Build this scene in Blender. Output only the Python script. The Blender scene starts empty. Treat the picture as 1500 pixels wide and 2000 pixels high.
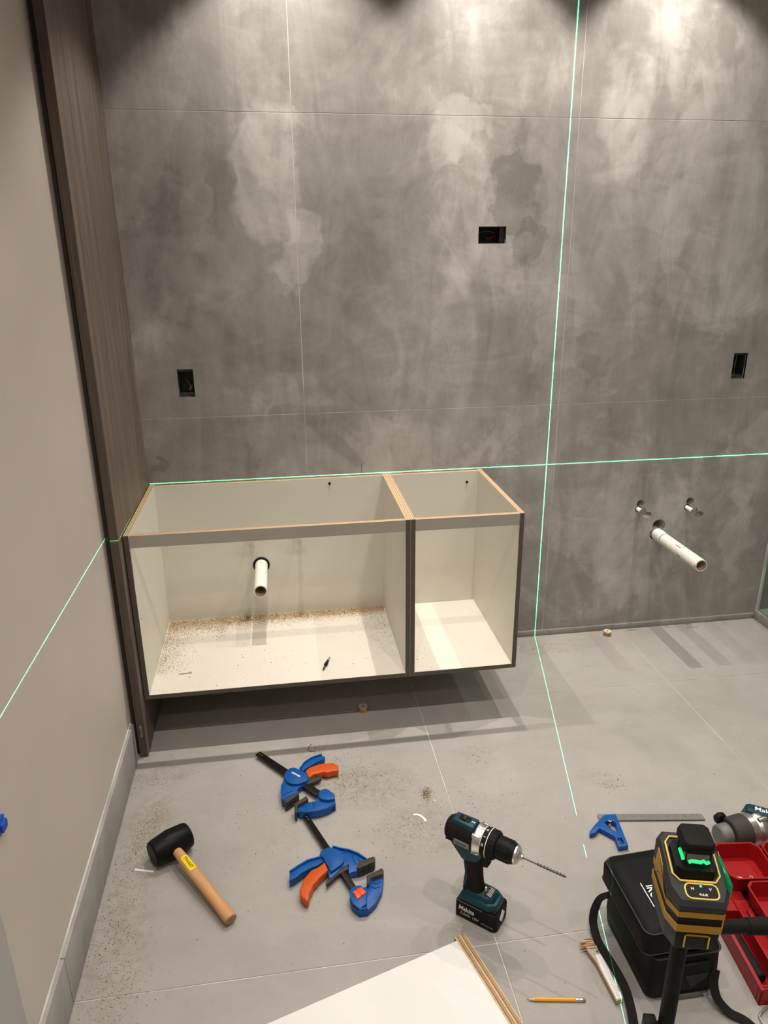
import bpy, bmesh, math, random
from math import sin, cos, pi, radians
from mathutils import Vector, Matrix
random.seed(7)
S = bpy.context.scene
COL = S.collection

# ------------------------------------------------------------------ camera
cam = bpy.data.objects.new('camera', bpy.data.cameras.new('camera'))
COL.objects.link(cam)
cam.data.sensor_fit = 'VERTICAL'; cam.data.sensor_height = 36.0
cam.data.lens = 36.0 * 1415.56 / 2000.0
cam.data.clip_start = 0.02
R3, U3, F3 = (0.98925561, -0.14599658, -0.00763828), (0.05571388, 0.32817604, 0.94297213), (0.135164, 0.93326603, -0.33278403)
cam.matrix_world = Matrix(((R3[0], U3[0], -F3[0], 0.498), (R3[1], U3[1], -F3[1], -2.696), (R3[2], U3[2], -F3[2], 1.5767), (0, 0, 0, 1)))
S.camera = cam
S.view_settings.view_transform = 'Standard'; S.view_settings.look = 'None'
S.view_settings.gamma = 1.0; S.view_settings.use_curve_mapping = False
S.view_settings.exposure = 0.14
w = bpy.data.worlds.new('world'); S.world = w; w.use_nodes = True
w.node_tree.nodes['Background'].inputs[0].default_value = (0.02, 0.02, 0.02, 1)
w.node_tree.nodes['Background'].inputs[1].default_value = 0.3

CEIL = 2.72
# x, y, watts, cone degrees
DOWNLIGHTS = [(0.60, -0.265, 122, 98), (1.23, -0.265, 122, 98), (1.88, -0.260, 118, 98), (3.35, -0.40, 120, 130),
              (0.50, -1.75, 62, 130), (1.30, -1.75, 62, 130), (2.20, -1.75, 44, 130),
              (0.70, -3.0, 56, 130), (2.0, -3.0, 36, 130)]  # this last row is unseen fill, added to brighten the near floor and walls
WARM = (1.0, 0.915, 0.84)

# ------------------------------------------------------------------ materials
def nt_new(name):
    m = bpy.data.materials.new(name); m.use_nodes = True
    return m, m.node_tree, m.node_tree.nodes['Principled BSDF']
def N(t, kind, **kw):
    n = t.nodes.new(kind)
    for k, v in kw.items():
        if k.startswith('i_'):
            n.inputs[k[2:].replace('_', ' ')].default_value = v
        else: setattr(n, k, v)
    return n
def c4(c): return (c[0], c[1], c[2], 1)
def sock(t, x):
    return x
def setin(t, node, idx, val):
    if hasattr(val, 'is_output') or isinstance(val, bpy.types.NodeSocket): t.links.new(val, node.inputs[idx])
    else: node.inputs[idx].default_value = val
def math_(t, op, a, b=0.0, c=None, clamp=False):
    n = t.nodes.new('ShaderNodeMath'); n.operation = op; n.use_clamp = clamp
    setin(t, n, 0, a); setin(t, n, 1, b)
    if c is not None: setin(t, n, 2, c)
    return n.outputs[0]
def mix(t, f, a, b, mode='MIX'):
    n = t.nodes.new('ShaderNodeMix'); n.data_type = 'RGBA'; n.blend_type = mode
    setin(t, n, 0, f); setin(t, n, 6, a); setin(t, n, 7, b)
    return n.outputs[2]
def ramp(t, f, pts, interp='LINEAR'):
    n = t.nodes.new('ShaderNodeValToRGB'); n.color_ramp.interpolation = interp
    els = n.color_ramp.elements
    while len(els) < len(pts): els.new(0.5)
    for e, (p, c) in zip(els, pts):
        e.position = p; e.color = c4(c) if not isinstance(c, (int, float)) else (c, c, c, 1)
    t.links.new(f, n.inputs[0]); return n.outputs[0]
def coords(t, scale=(1, 1, 1), rot=(0, 0, 0), loc=(0, 0, 0)):
    tc = t.nodes.new('ShaderNodeTexCoord'); mp = t.nodes.new('ShaderNodeMapping')
    t.links.new(tc.outputs['Object'], mp.inputs[0])
    mp.inputs['Scale'].default_value = scale; mp.inputs['Rotation'].default_value = rot; mp.inputs['Location'].default_value = loc
    return mp.outputs[0]
def noise(t, v, scale, detail=3, dist=0.0, rough=0.5):
    n = t.nodes.new('ShaderNodeTexNoise'); t.links.new(v, n.inputs['Vector'])
    n.inputs['Scale'].default_value = scale; n.inputs['Detail'].default_value = detail
    n.inputs['Distortion'].default_value = dist; n.inputs['Roughness'].default_value = rough
    return n.outputs[0]
def bump(t, bs, h, strength=0.2, dist=0.002):
    b = t.nodes.new('ShaderNodeBump'); b.inputs['Strength'].default_value = strength; b.inputs['Distance'].default_value = dist
    t.links.new(h, b.inputs['Height']); t.links.new(b.outputs[0], bs.inputs['Normal'])
def mat(name, col, rough=0.5, metal=0.0, var=0.0, vscale=30, bmp=0.0, bscale=200, emit=None, es=0, coat=0, spec=0.3):
    m, t, bs = nt_new(name)
    bs.inputs['Base Color'].default_value = c4(col); bs.inputs['Roughness'].default_value = rough
    bs.inputs['Metallic'].default_value = metal; bs.inputs['Specular IOR Level'].default_value = spec
    if coat: bs.inputs['Coat Weight'].default_value = coat
    if var:
        v = coords(t); f = noise(t, v, vscale, 4)
        t.links.new(ramp(t, f, [(0.3, tuple(max(0, c * (1 - var)) for c in col)), (0.7, tuple(min(1, c * (1 + var)) for c in col))]), bs.inputs['Base Color'])
    if bmp:
        v = coords(t); bump(t, bs, noise(t, v, bscale, 3), bmp, 0.001)
    if emit:
        bs.inputs['Emission Color'].default_value = c4(emit); bs.inputs['Emission Strength'].default_value = es
    return m

def cement(name, dark, mid, light, vertical, loc=(0, 0, 0), amount=1.0, rough=0.5, blobs=(), stains=()):
    """trowelled micro-cement: cloudy tone, soft-edged trowel patches, fine strokes"""
    m, t, bs = nt_new(name)
    v = coords(t, (1, 1, 0.6) if vertical else (1, 0.8, 1), loc=loc); v2 = coords(t, (1, 1, 0.8), (0.1, 0.3, 0.1), loc=loc)
    big = noise(t, v, 1.3, 4, 0.5)
    med = noise(t, v, 3.0, 7, 1.2, 0.58)
    hard = noise(t, v2, 1.5, 6, 0.7, 0.6)
    hard2 = noise(t, v2, 2.4, 8, 1.0, 0.62)
    strokes = noise(t, coords(t, (4, 4, 1.0) if vertical else (2, 5, 1), (0.1, 0.25, 0.2)), 2.2, 8, 1.6, 0.6)
    swirl = noise(t, coords(t, (1.2, 1, 2.0), (0.0, 0.5, 0.0)), 3.2, 9, 1.5, 0.64)
    fine = noise(t, v, 70, 4)
    f = math_(t, 'MULTIPLY_ADD', big, 0.55, 0.22)
    f = math_(t, 'ADD', f, math_(t, 'MULTIPLY_ADD', med, 0.50, -0.25))
    e1 = ramp(t, hard, [(0.49, 0.0), (0.53, 1.0)])
    e2 = ramp(t, hard2, [(0.55, 0.0), (0.58, 0.8), (0.75, 0.5)])
    f = math_(t, 'ADD', f, math_(t, 'MULTIPLY_ADD', e1, 0.17 * amount, -0.085 * amount))
    f = math_(t, 'ADD', f, math_(t, 'MULTIPLY', e2, 0.10 * amount))
    f = math_(t, 'ADD', f, math_(t, 'MULTIPLY_ADD', strokes, 0.60 * amount, -0.30 * amount))
    f = math_(t, 'ADD', f, math_(t, 'MULTIPLY_ADD', swirl, 0.62 * amount, -0.31 * amount))
    f = math_(t, 'ADD', f, math_(t, 'MULTIPLY_ADD', fine, 0.08, -0.04))
    if blobs or stains:   # individual trowel patches and dusty marks at their real places
        tc = t.nodes.new('ShaderNodeTexCoord'); sp = t.nodes.new('ShaderNodeSeparateXYZ'); t.links.new(tc.outputs['Object'], sp.inputs[0])
        wob = t.nodes.new('ShaderNodeTexNoise'); t.links.new(tc.outputs['Object'], wob.inputs['Vector']); wob.inputs['Scale'].default_value = 6.0; wob.inputs['Detail'].default_value = 6
        ws = t.nodes.new('ShaderNodeSeparateColor'); t.links.new(wob.outputs['Color'], ws.inputs[0])
        A = sp.outputs[0]; B = sp.outputs[2] if vertical else sp.outputs[1]
        def mask(cx, cz, rx, rz, wb, soft):
            dx = math_(t, 'DIVIDE', math_(t, 'ADD', math_(t, 'SUBTRACT', A, cx), math_(t, 'MULTIPLY_ADD', ws.outputs[0], wb, -wb / 2)), rx)
            dz = math_(t, 'DIVIDE', math_(t, 'ADD', math_(t, 'SUBTRACT', B, cz), math_(t, 'MULTIPLY_ADD', ws.outputs[1], wb * 1.6, -wb * 0.8)), rz)
            d = math_(t, 'ADD', math_(t, 'MULTIPLY', dx, dx), math_(t, 'MULTIPLY', dz, dz))
            n = t.nodes.new('ShaderNodeMapRange'); n.interpolation_type = 'SMOOTHSTEP'; t.links.new(d, n.inputs[0])
            n.inputs[1].default_value = 1.0 + soft; n.inputs[2].default_value = max(0.0, 1.0 - soft); return n.outputs[0]
        for (cx, cz, rx, rz, amt, soft) in blobs:
            f = math_(t, 'ADD', f, math_(t, 'MULTIPLY', mask(cx, cz, rx, rz, 0.30, soft), amt))
    c = ramp(t, f, [(0.15, dark), (0.50, mid), (0.92, light)])
    if stains:
        sn = noise(t, coords(t), 38, 6, 0.8, 0.7)
        for (cx, cz, rx, rz, amt, soft) in stains:
            k = math_(t, 'MULTIPLY', mask(cx, cz, rx, rz, 0.10, soft), math_(t, 'MULTIPLY', ramp(t, sn, [(0.42, 0.0), (0.66, 1.0)]), amt))
            c = mix(t, k, c, c4((0.22, 0.16, 0.10)))
    scr = noise(t, coords(t, (5, 5, 1.0) if vertical else (1, 6, 1), (0.4, 0.7, 0.3)), 2.6, 8, 3.0)
    sm = ramp(t, scr, [(0.496, 0.0), (0.50, 1.0), (0.504, 0.0)])
    c = mix(t, math_(t, 'MULTIPLY', sm, 0.16 * amount), c, c4((0.62, 0.60, 0.56)))
    t.links.new(c, bs.inputs['Base Color'])
    bs.inputs['Specular IOR Level'].default_value = 0.35
    t.links.new(ramp(t, med, [(0.3, rough - 0.1), (0.7, rough + 0.12)]), bs.inputs['Roughness'])
    bump(t, bs, math_(t, 'ADD', math_(t, 'MULTIPLY', math_(t, 'ADD', med, swirl), 0.6), math_(t, 'MULTIPLY', fine, 0.2)), 0.35, 0.002)
    return m

M = {}
M['wall_cement'] = cement('wall_cement', (0.195, 0.182, 0.168), (0.298, 0.282, 0.261), (0.50, 0.48, 0.45), True, (0.4, 0, 0.1), 1.0, 0.5,
    blobs=[(0.50, 1.82, 0.10, 0.20, 0.26, 0.35), (0.60, 1.58, 0.09, 0.14, 0.24, 0.25), (0.35, 1.75, 0.05, 0.18, -0.16, 0.4), (0.16, 1.60, 0.07, 0.25, -0.14, 0.5),
           (1.36, 1.80, 0.11, 0.10, -0.22, 0.2), (1.42, 1.66, 0.07, 0.10, -0.20, 0.2), (1.16, 1.66, 0.09, 0.24, 0.20, 0.6), (1.15, 1.98, 0.10, 0.07, 0.22, 0.5),
           (1.75, 2.05, 0.10, 0.16, 0.28, 0.6), (1.70, 1.22, 0.08, 0.07, -0.14, 0.3), (2.0, 1.55, 0.05, 0.25, 0.14, 0.5), (1.0, 1.35, 0.30, 0.25, 0.10, 0.7), (0.80, 1.48, 0.10, 0.16, -0.12, 0.5),
           (0.50, 1.10, 0.22, 0.07, 0.14, 0.4), (2.30, 0.62, 0.10, 0.20, -0.10, 0.5), (2.45, 0.45, 0.05, 0.25, 0.16, 0.4), (0.04, 0.86, 0.012, 0.04, -0.4, 0.4)])
M['floor_cement'] = cement('floor_cement', (0.26, 0.246, 0.226), (0.325, 0.309, 0.286), (0.41, 0.392, 0.366), False, (2.1, 1.3, 0), 0.40, 0.5,
    stains=[(0.04, -0.92, 0.06, 0.14, 0.5, 0.7), (0.03, -1.30, 0.09, 0.22, 0.42, 0.8), (0.70, -0.84, 0.16, 0.09, 0.50, 0.7), (0.884, -0.902, 0.014, 0.022, 0.9, 0.4), (0.86, -1.05, 0.14, 0.10, 0.4, 0.7),
            (1.5, -0.10, 0.22, 0.06, 0.35, 0.7), (1.42, -0.92, 0.06, 0.05, 0.35, 0.7), (0.05, -0.66, 0.12, 0.06, 0.4, 0.7), (0.55, -0.64, 0.05, 0.02, 0.6, 0.7)])
M['base_cement'] = cement('base_cement', (0.22, 0.22, 0.21), (0.32, 0.318, 0.30), (0.44, 0.435, 0.41), True, (5.1, 1.3, 0), 0.8)
M['grout'] = mat('grout', (0.58, 0.56, 0.52), 0.85, var=0.30, vscale=6)
M['dark_gap'] = mat('dark_gap', (0.05, 0.045, 0.04), 0.9)
M['paint_left'] = mat('paint_left', (0.56, 0.498, 0.445), 0.6, var=0.03, vscale=3)
M['paint_white'] = mat('paint_white', (0.62, 0.59, 0.54), 0.7)
M['casing'] = mat('casing', (0.50, 0.50, 0.49), 0.5)
M['melamine'] = mat('melamine', (0.65, 0.625, 0.545), 0.42, var=0.02, vscale=4)
M['edge_band'] = mat('edge_band', (0.105, 0.088, 0.070), 0.5, var=0.08, vscale=60)
M['board_white'] = mat('board_white', (0.74, 0.74, 0.72), 0.4, var=0.02, vscale=4)
M['rail_face'] = mat('rail_face', (0.40, 0.37, 0.32), 0.5, var=0.03, vscale=20)
M['pvc'] = mat('pvc', (0.80, 0.77, 0.69), 0.35, var=0.04, vscale=30)
M['pvc_white'] = mat('pvc_white', (0.80, 0.80, 0.78), 0.35)
M['pvc_in'] = mat('pvc_in', (0.55, 0.42, 0.30), 0.6, var=0.2, vscale=40)
M['chrome'] = mat('chrome', (0.55, 0.50, 0.44), 0.28, 1.0)
M['steel'] = mat('steel', (0.50, 0.49, 0.46), 0.38, 1.0, var=0.06, vscale=90)
M['ruler'] = mat('ruler', (0.20, 0.197, 0.185), 0.5, 0.3, var=0.05, vscale=60)
M['alu'] = mat('alu', (0.62, 0.60, 0.56), 0.30, 0.9)
M['black'] = mat('black', (0.0072,0.0072,0.0072), 0.45, spec=0.12)
M['void'] = mat('void', (0.006, 0.006, 0.006), 0.9)
M['box_plastic'] = mat('box_plastic', (0.035, 0.038, 0.034), 0.5)
M['rubber'] = mat('rubber', (0.0060,0.0060,0.0060), 0.42, var=0.3, vscale=30, bmp=0.1, spec=0.12)
M['black_soft'] = mat('black_soft', (0.0108,0.0102,0.0096), 0.62, spec=0.12)
M['pad'] = mat('pad', (0.045, 0.040, 0.035), 0.6)
M['bar'] = mat('bar', (0.0120,0.0108,0.0096), 0.4, 0.3, spec=0.12)
M['blue'] = mat('blue', (0.005, 0.078, 0.30), 0.42, var=0.05)
M['blue_deep'] = mat('blue_deep', (0.004, 0.06, 0.25), 0.42)
M['navy'] = mat('navy', (0.006, 0.012, 0.16), 0.4)
M['orange'] = mat('orange', (0.54, 0.080, 0.010), 0.42)
M['red_orange'] = mat('red_orange', (0.85, 0.09, 0.02), 0.4)
M['teal'] = mat('teal', (0.002, 0.040, 0.058), 0.4)
M['bit_steel'] = mat('bit_steel', (0.16, 0.15, 0.14), 0.4, 0.8)
M['red'] = mat('red', (0.30, 0.005, 0.007), 0.38)
M['amber'] = mat('amber', (0.44, 0.23, 0.015), 0.42)
M['yellow'] = mat('yellow', (0.83, 0.60, 0.13), 0.4)
M['dark_grey'] = mat('dark_grey', (0.026, 0.027, 0.029), 0.5, spec=0.2)
M['mid_grey'] = mat('mid_grey', (0.20, 0.20, 0.20), 0.5)
M['white'] = mat('white', (0.80, 0.79, 0.77), 0.45)
M['label_yellow'] = mat('label_yellow', (0.85, 0.66, 0.02), 0.4)
M['pencil'] = mat('pencil', (0.85, 0.37, 0.02), 0.35)
M['wood_raw'] = mat('wood_raw', (0.62, 0.42, 0.24), 0.6, var=0.12, vscale=200)
M['graphite'] = mat('graphite', (0.04, 0.04, 0.04), 0.4)
M['bag'] = mat('bag', (0.0072,0.0072,0.0078), 0.55, bmp=0.35, bscale=14, spec=0.12)
M['bag_pipe'] = mat('bag_pipe', (0.03, 0.03, 0.03), 0.4)
M['webbing'] = mat('webbing', (0.0120,0.0114,0.0108), 0.7, bmp=0.3, bscale=900, spec=0.12)
M['green_lens'] = mat('green_lens', (0.0, 0.10, 0.04), 0.12, emit=(0.0, 0.8, 0.25), es=0.10)
M['green_glow'] = mat('green_glow', (0.0, 0.3, 0.1), 0.3, emit=(0.02, 1.0, 0.30), es=0.9)
M['green_led'] = mat('green_led', (0.0, 0.4, 0.2), 0.3, emit=(0.05, 1.0, 0.40), es=1.1)
M['bubble'] = mat('bubble', (0.35, 0.55, 0.06), 0.2)
M['tape_blue'] = mat('tape_blue', (0.01, 0.09, 0.45), 0.6)
M['wire_nut'] = mat('wire_nut', (0.25, 0.24, 0.01), 0.5)
M['wire_red'] = mat('wire_red', (0.15, 0.01, 0.01), 0.5)
M['wire_grey'] = mat('wire_grey', (0.16, 0.16, 0.15), 0.5)
M['brass'] = mat('brass', (0.65, 0.50, 0.28), 0.3, 1.0)
M['lens_light'] = mat('lens_light', (0.9, 0.9, 0.85), 0.4, emit=WARM, es=6)

def wood_mat(name, dark, light, axis=2, sc=1.0):
    m, t, bs = nt_new(name)
    s = [22 * sc] * 3; s[axis] = 1.1 * sc
    v = coords(t, tuple(s))
    a = noise(t, v, 1.6, 6, 0.9); b = noise(t, coords(t, tuple([x * 6 for x in s])), 1.5, 3)
    g = math_(t, 'ADD', math_(t, 'MULTIPLY', a, 0.7), math_(t, 'MULTIPLY', b, 0.3))
    t.links.new(ramp(t, g, [(0.35, dark), (0.65, light)]), bs.inputs['Base Color'])
    bs.inputs['Roughness'].default_value = 0.55
    bump(t, bs, g, 0.2, 0.0008)
    return m
M['walnut'] = wood_mat('walnut', (0.100, 0.073, 0.056), (0.190, 0.145, 0.116))
M['walnut_edge'] = wood_mat('walnut_edge', (0.060, 0.043, 0.033), (0.115, 0.085, 0.066), 2, 1.6)
M['handle_wood'] = wood_mat('handle_wood', (0.46, 0.235, 0.090), (0.60, 0.34, 0.15), 0, 1.5)
M['handle_end'] = mat('handle_end', (0.34, 0.19, 0.10), 0.7, var=0.2, vscale=150)

def ply_mat(name, axis, period=0.0076, tone=0.92):
    """plywood edge: alternating light and dark veneers stacked along one axis"""
    m, t, bs = nt_new(name)
    tc = t.nodes.new('ShaderNodeTexCoord'); sep = t.nodes.new('ShaderNodeSeparateXYZ')
    t.links.new(tc.outputs['Object'], sep.inputs[0])
    v = coords(t, (8, 8, 8)); wob = noise(t, v, 1.2, 4)
    x = math_(t, 'ADD', sep.outputs[axis], math_(t, 'MULTIPLY_ADD', wob, 0.0014, -0.0007))
    fr = math_(t, 'FRACT', math_(t, 'DIVIDE', x, period))
    a, b, d = (0.66 * tone, 0.47 * tone, 0.27 * tone), (0.50 * tone, 0.32 * tone, 0.17 * tone), (0.20 * tone, 0.115 * tone, 0.065 * tone)
    c = ramp(t, fr, [(0.0, a), (0.34, a), (0.44, d), (0.56, d), (0.66, b), (0.84, b), (0.94, d)])
    f2 = noise(t, coords(t, (60, 60, 60)), 2.0, 4)
    c = mix(t, ramp(t, f2, [(0.55, 0.0), (0.75, 0.5)]), c, c4((0.22, 0.12, 0.06)))
    t.links.new(c, bs.inputs['Base Color']); bs.inputs['Roughness'].default_value = 0.75
    return m
M['ply_x'] = ply_mat('ply_x', 0); M['ply_y'] = ply_mat('ply_y', 1); M['ply_z'] = ply_mat('ply_z', 2)
M['ply_board'] = ply_mat('ply_board', 0, 0.0125)

def glass_mat():
    m, t, bs = nt_new('shower_glass')
    out = t.nodes['Material Output']
    tr = N(t, 'ShaderNodeBsdfTransparent'); tr.inputs[0].default_value = (0.80, 0.88, 0.84, 1)
    gl = N(t, 'ShaderNodeBsdfGlossy'); gl.inputs['Roughness'].default_value = 0.02
    fr = N(t, 'ShaderNodeFresnel'); fr.inputs[0].default_value = 1.35
    mx = N(t, 'ShaderNodeMixShader'); ge = N(t, 'ShaderNodeNewGeometry'); t.links.new(math_(t, 'MULTIPLY', fr.outputs[0], math_(t, 'SUBTRACT', 1.0, ge.outputs['Backfacing'])), mx.inputs[0]); t.links.new(tr.outputs[0], mx.inputs[1]); t.links.new(gl.outputs[0], mx.inputs[2])
    t.links.new(mx.outputs[0], out.inputs['Surface'])
    return m
M['glass'] = glass_mat()
def clear_mat(name, col):
    m, t, bs = nt_new(name)
    out = t.nodes['Material Output']
    tr = N(t, 'ShaderNodeBsdfTransparent'); tr.inputs[0].default_value = c4(col)
    gl = N(t, 'ShaderNodeBsdfGlossy'); gl.inputs['Roughness'].default_value = 0.08
    mx = N(t, 'ShaderNodeMixShader'); mx.inputs[0].default_value = 0.25
    t.links.new(tr.outputs[0], mx.inputs[1]); t.links.new(gl.outputs[0], mx.inputs[2]); t.links.new(mx.outputs[0], out.inputs['Surface'])
    return m
M['poly_bag'] = clear_mat('poly_bag', (0.72, 0.72, 0.74))
M['lens_clear'] = clear_mat('lens_clear', (0.9, 0.97, 0.93))
M['glass_edge'] = mat('glass_edge', (0.10, 0.19, 0.15), 0.15)

# ------------------------------------------------------------------ mesh builder
def ZTO(axis):
    a = Vector(axis).normalized()
    return a.to_track_quat('Z', 'Y').to_matrix().to_4x4()
class MB:
    def __init__(s): s.bm = bmesh.new()
    def add(s, tmp, m=0, bev=0, seg=2, mtx=None, keep=False):
        if not keep:
            for f in tmp.faces: f.material_index = m
        if bev:
            eds = [e for e in tmp.edges if len(e.link_faces) == 2 and e.calc_face_angle(0) > 0.5]
            if eds: bmesh.ops.bevel(tmp, geom=eds, offset=bev, segments=seg, affect='EDGES', clamp_overlap=True, profile=0.5)
        if mtx is not None: tmp.transform(mtx)
        me = bpy.data.meshes.new('tmp'); tmp.to_mesh(me); tmp.free(); s.bm.from_mesh(me); bpy.data.meshes.remove(me)
        return s
    def box(s, x0, x1, y0, y1, z0, z1, m=0, bev=0, faces=None, mtx=None, seg=2):
        t = bmesh.new(); r = bmesh.ops.create_cube(t, size=1.0)
        for v in t.verts: v.co = Vector(((x0 + x1) / 2 + v.co.x * (x1 - x0), (y0 + y1) / 2 + v.co.y * (y1 - y0), (z0 + z1) / 2 + v.co.z * (z1 - z0)))
        t.normal_update()
        for f in t.faces: f.material_index = m
        if faces:
            D = {'-x': (-1, 0, 0), '+x': (1, 0, 0), '-y': (0, -1, 0), '+y': (0, 1, 0), '-z': (0, 0, -1), '+z': (0, 0, 1)}
            for f in t.faces:
                for k, mi in faces.items():
                    if f.normal.dot(Vector(D[k])) > 0.9: f.material_index = mi
        return s.add(t, bev=bev, mtx=mtx, keep=True, seg=seg)
    def prism(s, pts, z0, z1, m=0, bev=0, mtx=None, top=None, seg=2, side=None):
        """extrude a flat outline; top=(scale) shrinks the upper outline about its centre"""
        t = bmesh.new()
        cx = sum(p[0] for p in pts) / len(pts); cy = sum(p[1] for p in pts) / len(pts)
        k = 1.0 if top is None else top
        lo = [t.verts.new((p[0], p[1], z0)) for p in pts]
        hi = [t.verts.new((cx + (p[0] - cx) * k, cy + (p[1] - cy) * k, z1)) for p in pts]
        n = len(pts)
        fb = t.faces.new(list(reversed(lo))); ft = t.faces.new(hi)
        for i in range(n):
            f = t.faces.new((lo[i], lo[(i + 1) % n], hi[(i + 1) % n], hi[i])); f.material_index = m if side is None else side
        fb.material_index = m; ft.material_index = m
        bmesh.ops.recalc_face_normals(t, faces=t.faces)
        return s.add(t, bev=bev, mtx=mtx, seg=seg, keep=True)
    def cyl(s, p0, p1, r0, r1=None, n=24, m=0, cap=True, bev=0, capm=None):
        p0, p1 = Vector(p0), Vector(p1); r1 = r0 if r1 is None else r1
        t = bmesh.new(); L = (p1 - p0).length
        bmesh.ops.create_cone(t, cap_ends=cap, segments=n, radius1=r0, radius2=r1, depth=L)
        for f in t.faces: f.material_index = m if (capm is None or len(f.verts) < n) else capm
        M_ = Matrix.Translation((p0 + p1) / 2) @ ZTO(p1 - p0)
        return s.add(t, bev=bev, mtx=M_, keep=True)
    def lathe(s, origin, axis, prof, n=28, m=0, mats=None, mtx=None):
        """prof = [(t, r)...] along the axis; mats gives a material per span"""
        t = bmesh.new(); rings = []
        for (a, r) in prof:
            if r < 1e-6: rings.append([t.verts.new((0, 0, a))])
            else: rings.append([t.verts.new((r * cos(2 * pi * i / n), r * sin(2 * pi * i / n), a)) for i in range(n)])
        for k in range(len(rings) - 1):
            A, B = rings[k], rings[k + 1]
            for i in range(n):
                j = (i + 1) % n
                if len(A) == 1 and len(B) == 1: continue
                if len(A) == 1: f = t.faces.new((A[0], B[j], B[i]))
                elif len(B) == 1: f = t.faces.new((A[i], A[j], B[0]))
                else: f = t.faces.new((A[i], A[j], B[j], B[i]))
                f.material_index = m if mats is None else mats[k]
        bmesh.ops.recalc_face_normals(t, faces=t.faces)
        X = Matrix.Translation(Vector(origin)) @ ZTO(axis)
        if mtx is not None: X = mtx @ X
        return s.add(t, mtx=X, keep=True)
    def tube(s, path, r, n=10, m=0, closed=False, flat=None):
        """tube along a path; flat=(w,h) makes a ribbon of that section instead"""
        t = bmesh.new(); P = [Vector(p) for p in path]; rings = []; N_ = len(P)
        up = Vector((0, 0, 1))
        for i, p in enumerate(P):
            a = P[(i - 1) % N_] if (closed or i > 0) else P[i]; b = P[(i + 1) % N_] if (closed or i < N_ - 1) else P[i]
            d = (b - a).normalized(); sx = d.cross(up)
            if sx.length < 1e-3: sx = d.cross(Vector((0, 1, 0)))
            sx.normalize(); sy = sx.cross(d).normalized()
            rr = r[i] if isinstance(r, (list, tuple)) else r
            if flat: rings.append([t.verts.new(p + sx * flat[0] / 2 * u + sy * flat[1] / 2 * v_) for u, v_ in ((-1, -1), (1, -1), (1, 1), (-1, 1))])
            else: rings.append([t.verts.new(p + (sx * cos(2 * pi * k / n) + sy * sin(2 * pi * k / n)) * rr) for k in range(n)])
        nn = len(rings[0])
        for i in range(N_ if closed else N_ - 1):
            A, B = rings[i], rings[(i + 1) % N_]
            for k in range(nn): t.faces.new((A[k], A[(k + 1) % nn], B[(k + 1) % nn], B[k]))
        if not closed: t.faces.new(rings[0]); t.faces.new(list(reversed(rings[-1])))
        bmesh.ops.recalc_face_normals(t, faces=t.faces)
        return s.add(t, m=m)
    def ball(s, c, r, m=0, sc=(1, 1, 1), n=16, mtx=None):
        t = bmesh.new(); bmesh.ops.create_uvsphere(t, u_segments=n, v_segments=max(6, n // 2), radius=r)
        X = Matrix.Translation(Vector(c)) @ Matrix.Diagonal((sc[0], sc[1], sc[2], 1))
        return s.add(t, m=m, mtx=X if mtx is None else mtx @ X)
    def build(s, name, mats, parent=None, loc=(0, 0, 0), angle=35, mtx=None, off=None):
        if mtx is not None: s.bm.transform(mtx)
        if off is not None: s.bm.transform(Matrix.Translation(-Vector(off)))
        me = bpy.data.meshes.new(name); s.bm.to_mesh(me); s.bm.free()
        if not isinstance(mats, (list, tuple)): mats = [mats]
        for mm in mats: me.materials.append(M[mm] if isinstance(mm, str) else mm)
        for p in me.polygons: p.use_smooth = True
        me.set_sharp_from_angle(angle=radians(angle))
        o = bpy.data.objects.new(name, me); COL.objects.link(o); o.location = loc
        if parent is not None: o.parent = parent
        return o
def thing(name, label, cat, loc=(0, 0, 0), rz=0.0, group=None):
    o = bpy.data.objects.new(name, None); o.empty_display_size = 0.02; COL.objects.link(o)
    o.location = loc; o.rotation_euler = (0, 0, rz)
    o['label'] = label; o['category'] = cat
    if group: o['group'] = group
    return o
def tag(o, label, cat, group=None):
    o['label'] = label; o['category'] = cat
    if group: o['group'] = group
    return o
def struct(o, label=None, cat=None):
    o['kind'] = 'structure'
    if label: o['label'] = label
    if cat: o['category'] = cat
    return o
def cut(o, cutters):
    """boolean the cutter meshes out of o, apply, and throw the cutters away"""
    b = MB()
    for c in cutters: c(b)
    c = b.build('cutter', [o.data.materials[0]], angle=30)
    md = o.modifiers.new('b', 'BOOLEAN'); md.object = c; md.operation = 'DIFFERENCE'; md.solver = 'EXACT'
    try: md.use_self = True
    except Exception: pass
    bpy.context.view_layer.update()
    dg = bpy.context.evaluated_depsgraph_get()
    me = bpy.data.meshes.new_from_object(o.evaluated_get(dg)); o.modifiers.clear(); old = o.data; nm = old.name; o.data = me
    cm = c.data; bpy.data.objects.remove(c); bpy.data.meshes.remove(cm); bpy.data.meshes.remove(old); me.name = nm
    for p in me.polygons: p.use_smooth = False
def text(body, size, mtx, m, parent, name='lettering', ext=0.0002, shear=0.0, bold=0.0, ax=1.0):
    cu = bpy.data.curves.new('t', 'FONT'); cu.body = body; cu.size = size; cu.extrude = ext; cu.shear = shear; cu.offset = bold
    cu.align_x = 'CENTER'; cu.align_y = 'CENTER'; cu.resolution_u = 3
    o = bpy.data.objects.new('t', cu); COL.objects.link(o)
    bpy.context.view_layer.update()
    me = bpy.data.meshes.new_from_object(o.evaluated_get(bpy.context.evaluated_depsgraph_get()))
    me.transform(mtx @ Matrix.Diagonal((ax, 1, 1, 1))); me.materials.clear(); me.materials.append(M[m])
    bpy.data.objects.remove(o); bpy.data.curves.remove(cu)
    r = bpy.data.objects.new(name, me); COL.objects.link(r); r.parent = parent
    return r
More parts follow.
